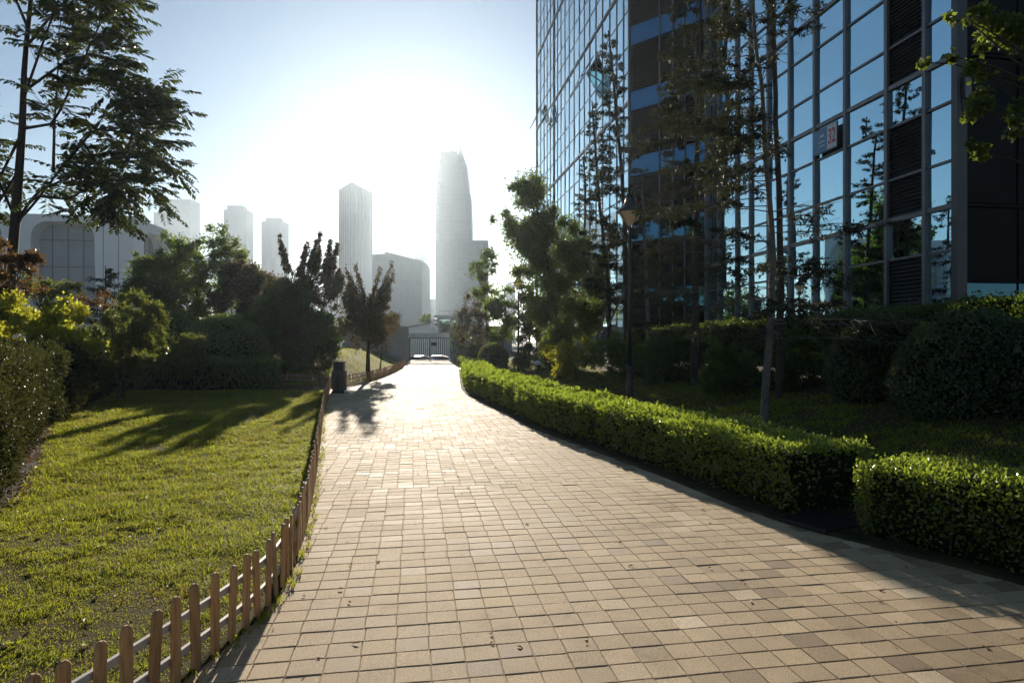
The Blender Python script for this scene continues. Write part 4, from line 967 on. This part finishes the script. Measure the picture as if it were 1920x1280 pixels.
# ------------------------------------------------------------------ gate, walls, cars, houses beyond
YG = 55.5
gt = thing('metal_gate','tall barred metal gate closing the far end of the path','gate',(X(805,YG),YG,0))
gx0, gx1 = X(767,YG), X(845,YG); gz1 = Z(633,YG)
q = MB(); q.box((gx0-.0,YG-.06,gz1),(gx1+.3,YG+.10,Z(624.5,YG))); q.build('top_beam',M['gatebar'],gt)
q = MB(); q.box((gx0,YG-.04,gz1-.07),(gx1,YG+.04,gz1-.004)); q.build('rail',M['darkmetal'],gt)
q = MB(); q.box((gx0,YG-.04,.02),(gx1,YG+.04,.09)); q.build('rail',M['darkmetal'],gt)
for px,w_ in ((767.5,.07),(805.5,.08)):
    q = MB(); x=X(px,YG); q.box((x-w_/2,YG-.05,-.05),(x+w_/2,YG+.05,gz1-.071)); q.build('post',M['darkmetal'],gt)
for i in range(22):
    x = gx0+.10+(gx1-gx0-.16)*i/21
    if abs(x-X(805.5,YG))<.07: continue
    q = MB(); q.box((x-.026,YG-.02,.091),(x+.026,YG+.02,gz1-.071)); q.build('bar',M['darkmetal'],gt)
q = MB(); q.box((X(808,YG),YG-.035,Z(648,YG)),(X(818,YG),YG-.02,Z(641.5,YG))); q.build('notice_plate',M['darkmetal'],gt)
def wall_thing(label, x0,x1,y0,y1,z0,z1,skew=0):
    q = MB(); q.loft([[(x0,y0+skew,z),(x1,y0,z),(x1,y1,z),(x0,y1+skew,z)] for z in (z0,z1)])
    return tag(q.build('gate_wall',M['concrete'],None,origin=((x0+x1)/2,y0,0)),label,'wall','walls either side of the gate')
wall_thing('grey concrete wall left of the gate, rising behind the grass mound', X(640,YG-6), gx0-.04, YG-.3, YG+.1, -.3, Z(612,YG), -5.5)
wall_thing('grey concrete wall right of the gate, mostly hidden by trees', gx1+.04, X(960,YG), YG-.3, YG+.1, -.3, Z(611,YG), -1)

def car(label, loc, rot, body, group):
    t = thing('parked_car', label, 'car', loc, group); R_ = Matrix.Translation(loc) @ Matrix.Rotation(rot,4,'Z')
    prof = [(-2.2,.35),(-2.25,.62),(-2.15,.86),(-1.55,.93),(1.05,.95),(1.95,.80),(2.22,.62),(2.2,.33)]
    rings = []
    for y,k in ((-.86,.94),(-.80,1.0),(.80,1.0),(.86,.94)):
        rings.append([(x*k if abs(y)>.83 else x, y, .30+(z-.30)*k) for x,z in prof])
    q = MB(); q.loft(rings,R_); q.build('body',M[body],t)
    cab = [(-1.75,.92),(-1.25,1.28),(-.55,1.43),(.25,1.40),(1.15,.93)]
    rings = [[(x*(.97 if abs(y)>.6 else 1), y*(1-.14*(z-.92)/.5), z) for x,z in cab] for y in (-.78,-.6,.6,.78)]
    q = MB(); q.loft(rings,R_); q.build('windows',M['cabin'],t)
    roof = [(-1.22,1.30),(-.6,1.445),(.2,1.425),(.42,1.33)]
    q = MB(); q.loft([[(x,y*.9,z+dz) for x,z in roof]+[(x,y*.9,z-.03+dz) for x,z in roof[::-1]] for y,dz in ((-.72,-.03),(-.5,.004),(.5,.004),(.72,-.03))],R_); q.build('roof',M[body],t)
    for x in (-1.38,1.38):
        for y in (-.80,.80):
            a = np.linspace(0,6.283,19)[:-1]
            q = MB(); q.loft([[(x+.31*r*math.cos(k),y+yo,.31+.31*r*math.sin(k)) for k in a] for yo,r in ((-.1,.86),(-.09,1),(.09,1),(.1,.86))],R_); w_ = q.build('wheel',M['void'],t)
            q = MB(); q.loft([[(x+.2*math.cos(k),y+yo,.31+.2*math.sin(k)) for k in a] for yo in (-.108,.108)],R_); q.build('rim',M['gatebar'],w_)
    for y in (-.6,.6):
        q = MB(); q.box((2.13,y-.16,.62),(2.235,y+.16,.74),R_); q.build('headlight',M['white'],t)
        q = MB(); q.box((-2.262,y-.16,.66),(-2.16,y+.16,.80),R_); q.build('taillight',M['signred'],t)
M['carwhite'] = simple('car_white',(.75,.75,.75),(.72,.72,.72),.12,2,0,0,.6); M['cardark'] = simple('car_dark',(.03,.04,.055),(.025,.035,.05),.4,2,0,0,.6)
car('dark car behind the barred gate', (X(816,63.5),63.5,-1.13), math.radians(176), 'cardark', 'cars parked beyond the gate')
car('white car with a sunlit bonnet, half hidden by the left gate wall', (X(782,60.8),60.8,-1.10), math.radians(178), 'carwhite', 'cars parked beyond the gate')

# low white building and white glazed house beyond the gate
def P3(px,py,Y): return (X(px,Y),Y,Z(py,Y))
Yh = 92
t = thing('low_building','low white building with a shallow sloping roof seen above the gate','building',(X(795,Yh),Yh,-1.1))
q = MB(); q.loft([[(X(740,Yh),y,-1.3),(X(835,Yh),y,-1.3),(X(835,Yh),y,Z(607,Yh)),(X(812,Yh),y,Z(607,Yh)),(X(778,Yh),y,Z(612,Yh)),(X(740,Yh),y,Z(617,Yh))] for y in (Yh,Yh+8)]); q.build('wall',M['white'],t)
q = MB(); q.loft([[(X(738,Yh),y,Z(617,Yh)+.01),(X(778,Yh),y,Z(612,Yh)+.01),(X(812,Yh),y,Z(607,Yh)+.01),(X(812,Yh),y,Z(607,Yh)+.18),(X(778,Yh),y,Z(612,Yh)+.18),(X(738,Yh),y,Z(617,Yh)+.18)] for y in (Yh-.4,Yh+8.4)]); q.build('roof',M['concrete'],t)
Yh = 84; x0,x1 = X(820,Yh),X(905,Yh); zt = Z(596,Yh)
t = thing('glazed_house','white flat-roofed house with large blue-grey windows and a stepped white eave','building',((x0+x1)/2,Yh,-1.1))
q = MB(); q.box((x0,Yh,-1.3),(x1,Yh+9,zt)); q.build('wall',M['white'],t)
q = MB(); q.bbox((x0-.35,Yh-.5,zt+.002),(x1+.3,Yh+9.4,zt+.34),.03); q.build('roof',M['white'],t)
for k in range(3):
    q = MB(); q.bbox((x0-.55-.28*k,Yh-.3,zt-.5-.42*k),(x0-.003-.22*k,Yh+4,zt-.16-.42*k),.03); q.build('step',M['white'],t)
for px0,px1 in ((823,845),(847,868),(870,892)):
    q = MB(); q.box((X(px0,Yh),Yh-.05,Z(624,Yh)),(X(px1,Yh),Yh-.003,Z(597.5,Yh))); fr=q.build('window',M['concrete'],t)
    q = MB(); q.box((X(px0+1,Yh),Yh-.07,Z(623,Yh)),(X(px1-1,Yh),Yh-.053,Z(598.5,Yh))); q.build('pane',M['glass'],fr)
q = MB()
for k in range(9): x=x0+.3+k*.6; q.box((x-.02,Yh,zt+.345),(x+.02,Yh+.04,zt+.85))
q.box((x0+.2,Yh,zt+.851),(x0+5.3,Yh+.04,zt+.90)); q.build('railing',M['darkmetal'],t)
C,R = clumps([(798,598,5),(803,595,6),(808,600,6),(800,604,5),(793,602,4),(811,607,4)], 105, .5)
tree('street_tree','pale hazy tree between the two white buildings beyond the gate',(X(803,105),105,-1.1),[(0,0,0),(0,0,2),(0,0,4)],.12,C,R*1.2,700,.35,.18,'green','bark_dark',None)

# ------------------------------------------------------------------ concrete hall on the left
Yc = 70.; cO = np.array([X(250,Yc),Yc]); uF = norm(np.array([-1.,-.13])); uS = norm(np.array([-.115,1.])); nF = np.array([-uF[1],uF[0]]); nF = nF if nF[1]<0 else -nF; nS = np.array([uS[1],-uS[0]])
MFc = frame_M(cO,uF,nF); MSc = frame_M(cO,uS,nS); zT = Z(405,Yc); zB = -1.2
hall = thing('concrete_hall','grey concrete hall with a large recessed rounded window bay behind the trees','building',(float(cO[0]),float(cO[1]),zB))
def arch_bay(Mx,s0,s1,w0,w1,wt,rad,depth):
    """wall panel s0..s1 with a round-shouldered opening w0..w1 (flaring downwards), reveal and back wall"""
    n=10; op=[]
    fl=.35
    op += [(w0-fl,zB)]
    op += [(w0+rad-rad*math.cos(a), wt-rad+rad*math.sin(a)) for a in np.linspace(0,math.pi/2,n)]
    op += [(w1-rad+rad*math.sin(a), wt-rad+rad*math.cos(a)) for a in np.linspace(0,math.pi/2,n)]
    op += [(w1+fl,zB)]
    op=np.array(op); m=len(op)
    out=[]
    for k in range(m):
        if k==0: out.append((s0,zB))
        elif k==m-1: out.append((s1,zB))
        elif k<=n: f=(k-1)/(n-1); out.append((s0,wt-rad+(zT-wt+rad)*min(1,f*2)) if f<.5 else (s0+(w0+rad-s0)*(f-.5)*2,zT))
        else: f=(k-n-1)/(n-1); out.append((w1-rad+(s1-w1+rad)*f*2,zT) if f<.5 else (s1,zT-(zT-wt+rad)*(f-.5)*2))
    out=np.array(out)
    V=np.concatenate([np.stack([out[:,0],0*out[:,0],out[:,1]],1),np.stack([op[:,0],0*op[:,0],op[:,1]],1),np.stack([op[:,0]+np.sign((w0+w1)/2-op[:,0])*.25,0*op[:,0]-depth,op[:,1]-.2*(op[:,1]>zB)],1)])
    q=[[k,k+1,m+k+1,m+k] for k in range(m-1)]+[[m+k,m+k+1,2*m+k+1,2*m+k] for k in range(m-1)]
    V=V @ np.array(Mx)[:3,:3].T+np.array(Mx)[:3,3]
    b=MB(); b.add(V,q); b.build('wall',M['hallwall'],hall)
    r=MB(); r.box((w0-.5,-depth-.12,zB),(w1+.5,-depth,wt),Mx); wd=r.build('recessed_window',M['hallrecess'],hall)
    g_=MB(); ns=4
    for k in range(1,ns): x=w0+(w1-w0)*k/ns; g_.box((x-.04,-depth,zB),(x+.04,-depth+.05,wt),Mx)
    for k in range(1,5): z=wt-k*2.75+1.0; g_.box((w0-.4,-depth,z-.04),(w1+.4,-depth+.046,z+.04),Mx)
    g_.build('frame',M['joint'],wd)
M['hallwall']=simple('hall_concrete',(.76,.79,.83),(.66,.69,.74),.85,.25); M['hallrecess']=simple('hall_panel_shaded',(.30,.33,.37),(.25,.28,.32),.45,.6); M['joint']=simple('hall_joint',(.16,.17,.19),(.14,.15,.17),.8,2)  # recess panels darker than the walls: recess shading put into their colour
arch_bay(MFc,2.9,11.6,3.75,9.7,Z(418,Yc),1.5,1.1)
arch_bay(MFc,11.62,20.4,12.4,18.6,Z(418,Yc),1.5,1.1)
arch_bay(MSc,1.2,9.2,2.6,8.2,Z(424,Yc),1.5,1.1)
q=MB(); q.box((0,-.4,zB),(2.88,0,zT),MFc); q.build('wall',M['hallwall'],hall)
q=MB(); q.box((0.01,-.4,zB),(1.18,-.004,zT-.01),MSc); q.build('wall',M['hallwall'],hall)
q=MB(); c3=[cO-nF*.45-nS*.45+uF*.0, cO+uF*20.4-nF*1.3, cO+uF*20.4+uS*9.2, cO+uS*9.2-nS*1.3]; q.loft([[(p[0],p[1],z) for p in c3] for z in (zT-.35,zT-.012)]); q.build('roof',M['hallwall'],hall)
q=MB()
for s_ in (1.42,2.89,11.61): q.box((s_-.03,.001,zB),(s_+.03,.012,zT),MFc)
q.box((.0,.0015,8.0),(2.86,.011,8.06),MFc); q.build('panel_joint',M['joint'],hall)

# ------------------------------------------------------------------ skyline
def facade_mat(name,c,cw,sx,sz):
    m,nt,b=newmat(name); b.inputs['Roughness'].default_value=.5
    br=N(nt,'ShaderNodeTexBrick'); br.offset=0; br.inputs['Scale'].default_value=1; br.inputs['Mortar Size'].default_value=.22; br.inputs['Brick Width'].default_value=sx; br.inputs['Row Height'].default_value=sz
    mp=N(nt,'ShaderNodeMapping'); mp.inputs['Rotation'].default_value=(math.radians(90),0,0)
    sepx=N(nt,'ShaderNodeSeparateXYZ'); cmb=N(nt,'ShaderNodeCombineXYZ'); ad=N(nt,'ShaderNodeMath',operation='ADD')
    nt.links.new(coords(nt),sepx.inputs[0]); nt.links.new(sepx.outputs[0],ad.inputs[0]); nt.links.new(sepx.outputs[1],ad.inputs[1]); nt.links.new(ad.outputs[0],cmb.inputs[0]); nt.links.new(sepx.outputs[2],cmb.inputs[1])
    nt.links.new(cmb.outputs[0],br.inputs['Vector']); br.inputs['Color1'].default_value=(*cw,1); br.inputs['Color2'].default_value=(*[x*1.15 for x in cw],1); br.inputs['Mortar'].default_value=(*c,1)
    nt.links.new(br.outputs['Color'],b.inputs['Base Color']); return m
M['tower1']=facade_mat('tower_facade',(.10,.145,.195),(.085,.125,.17),3.2,3.4); M['tower2']=facade_mat('tower_facade_banded',(.10,.145,.195),(.088,.13,.178),40,4.); M['tower3']=facade_mat('tower_facade_ribbed',(.10,.145,.195),(.09,.132,.18),2.2,60)
G_T='hazy high-rise skyline beyond the gate'
def block(name,label,parts,Y,mat,depth=.8):
    """parts: list of (part name, px0, px1, ytop, ybase or None, y offset)"""
    p0=parts[0]; t=thing(name,label,'building',(X((p0[1]+p0[2])/2,Y),Y,-1.1),G_T)
    for nm,a,b_,yt,yb,dy in parts:
        x0,x1=X(a,Y),X(b_,Y); dep=(x1-x0)*depth; q=MB(); z0=-1.3 if yb is None else Z(yb,Y)+.02
        q.box((x0,Y+dy,z0),(x1,Y+dy+dep,Z(yt,Y))); o=q.build(nm,M[mat],t)
    return t
block('tower','pale slab tower farthest left, half hidden by the feathery tree',[('wall',308,357,374,None,0),('wing',285,307.8,397,None,4)],880,'tower1')
block('tower','grey tower with a stepped top, left one of the twin towers behind the rounded tree',[('wall',420,462,393,None,0),('roof_block',424,453,384.5,393,2),('fin',418.6,419.9,395,None,1),('mast',452,452.8,382,393,3)],640,'tower3')
block('tower','grey tower with a stepped top, right one of the twin towers and slightly lower',[('wall',490,531,415,None,0),('roof_block',496,523,407.5,415,2),('fin',497,500,416,None,-1)],600,'tower3')
block('low_block','low far block left of the corner-on tower',[('wall',606,634,484,None,0),('roof_block',612,628,477,484,2)],760,'tower1')
block('slim_tower','slim pale tower left of the tallest tower',[('wall',778,801,468,None,0),('roof_block',778,797,459,468,1),('wing',801.2,818,560,None,3)],780,'tower1')
block('distant_block','tiny pale block above the hazy trees right of the sapling',[('wall',948,966,533,None,0),('roof_block',951,960,529,533,1)],800,'tower1')
# corner-on tower with a pointed top
Y=430; t=thing('tower','dark glass tower seen corner-on with a slanting pointed top','building',(X(660,Y),Y,-1.1),G_T)
A0,A1,A2,A3=(X(635,Y+14),Y+14),(X(659,Y),Y),(X(699,Y+20),Y+20),(X(680,Y+34),Y+34)
tops=[Z(356,Y+14),Z(341,Y),Z(362,Y+20),Z(362,Y+30)]
q=MB(); q.loft([[(*A0,-1.3),(*A1,-1.3),(*A2,-1.3),(*A3,-1.3)],[(*p,z) for p,z in zip((A0,A1,A2,A3),tops)]]); q.build('wall',M['tower2'],t)
q=MB()
for a_,b_ in ((A0,A1),(A1,A2)):
    for f in np.linspace(.0,1,7)[1:-1]:
        x=a_[0]+(b_[0]-a_[0])*f; y=a_[1]+(b_[1]-a_[1])*f; q.box((x-.25,y-.5,-1),(x+.25,y-.02,100-abs(f-.5)*6))
q.build('fin',M['concrete'],t)
# broad block with a sloping roofline
Y=300; t=thing('broad_block','broad pale block with a sloping roofline between the two main towers','building',(X(744,Y),Y,-1.1),G_T)
q=MB(); q.loft([[(X(698,Y),y,-1.3),(X(788,Y),y+(6),-1.3),(X(788,Y),y+6,Z(489,Y)),(X(722,Y),y,Z(475,Y)),(X(698,Y),y,Z(477,Y))] for y in (Y,Y+30)]); q.build('wall',M['tower1'],t)
q=MB(); q.loft([[(X(722,Y),y-.3,Z(475,Y)+.05),(X(788.3,Y),y+5.7,Z(489,Y)+.05),(X(788.3,Y),y+5.7,Z(489,Y)+.8),(X(722,Y),y-.3,Z(475,Y)+.8)] for y in (Y,Y+30)]); q.build('roof',M['tower1'],t)
# tallest tower: tapering, with a spire on its right shoulder and a crane frame
Y=500; t=thing('tallest_tower','tallest tower, tapering and banded, with a pointed spire and a crane frame on top','building',(X(850,Y),Y,-1.1),G_T)
prof=[(690,815,886),(450,815,884),(400,815.5,882.5),(362,817,881),(361.9,817,878.5),(330,819.5,876.5),(329.9,819.5,875.5),(306,822,873.5),(305.5,822.5,860),(284,825.5,857)]
q=MB(); rings=[]
for py,a,b_ in prof:
    z=Z(py,Y) if py<690 else -1.3; x0,x1=X(a,Y),X(b_,Y); c=3.
    rings.append([(x0+c,Y,z),(x1-c,Y,z),(x1,Y+c,z),(x1,Y+24,z),(x1-c,Y+24+c,z),(x0+c,Y+24+c,z),(x0,Y+24,z),(x0,Y+c,z)])
q.loft(rings); q.build('wall',M['tower2'],t)
q=MB(); q.loft([[(X(a,Y),Y+y0,Z(py,Y)),(X(b_,Y),Y+y0,Z(py,Y)),(X(b_,Y),Y+y1,Z(py,Y)),(X(a,Y),Y+y1,Z(py,Y))] for py,a,b_,y0,y1 in ((305.9,858,873,2,12),(290,858.8,868,3,9),(266,860.6,861.6,5,6))]); q.build('spire',M['tower2'],t)
q=MB()
for a,b_ in (((826,283),(858,278)),((826,281),(858,281)),((848,284),(848,277)),((852,284),(852,268)),((838,284),(838,280)),((855,284),(855,274)),((843,284),(846,278)),((849,271),(858,279))):
    q.tube([(X(a[0],Y),Y+6,Z(a[1],Y)),(X(b_[0],Y),Y+6,Z(b_[1],Y))],.35,5)
q.build('crane_frame',M['darkmetal'],t)
q=MB()
for k in range(20):
    py=452-k*8.3
    x0=X(np.interp(py,[284,306,330,362,400,450],[824.5,822,819.5,817,815.5,815]),Y); x1=X(np.interp(py,[284,306,330,362,400,450],[866,873.5,876.5,880,882.5,884]),Y); z=Z(py,Y)
    q.box((x0+1,Y-.25,z-.5),(x1-2,Y-.03,z+.1))
q.build('ledge',M['tower3'],t)
block('podium_block','wide podium block in front of the tallest tower, ribbed with fins',[('wall',817,915,450.5,None,0)]+[('fin',826+k*10,827.2+k*10,452,None,-1.2) for k in range(9)],470,'tower1',.4)
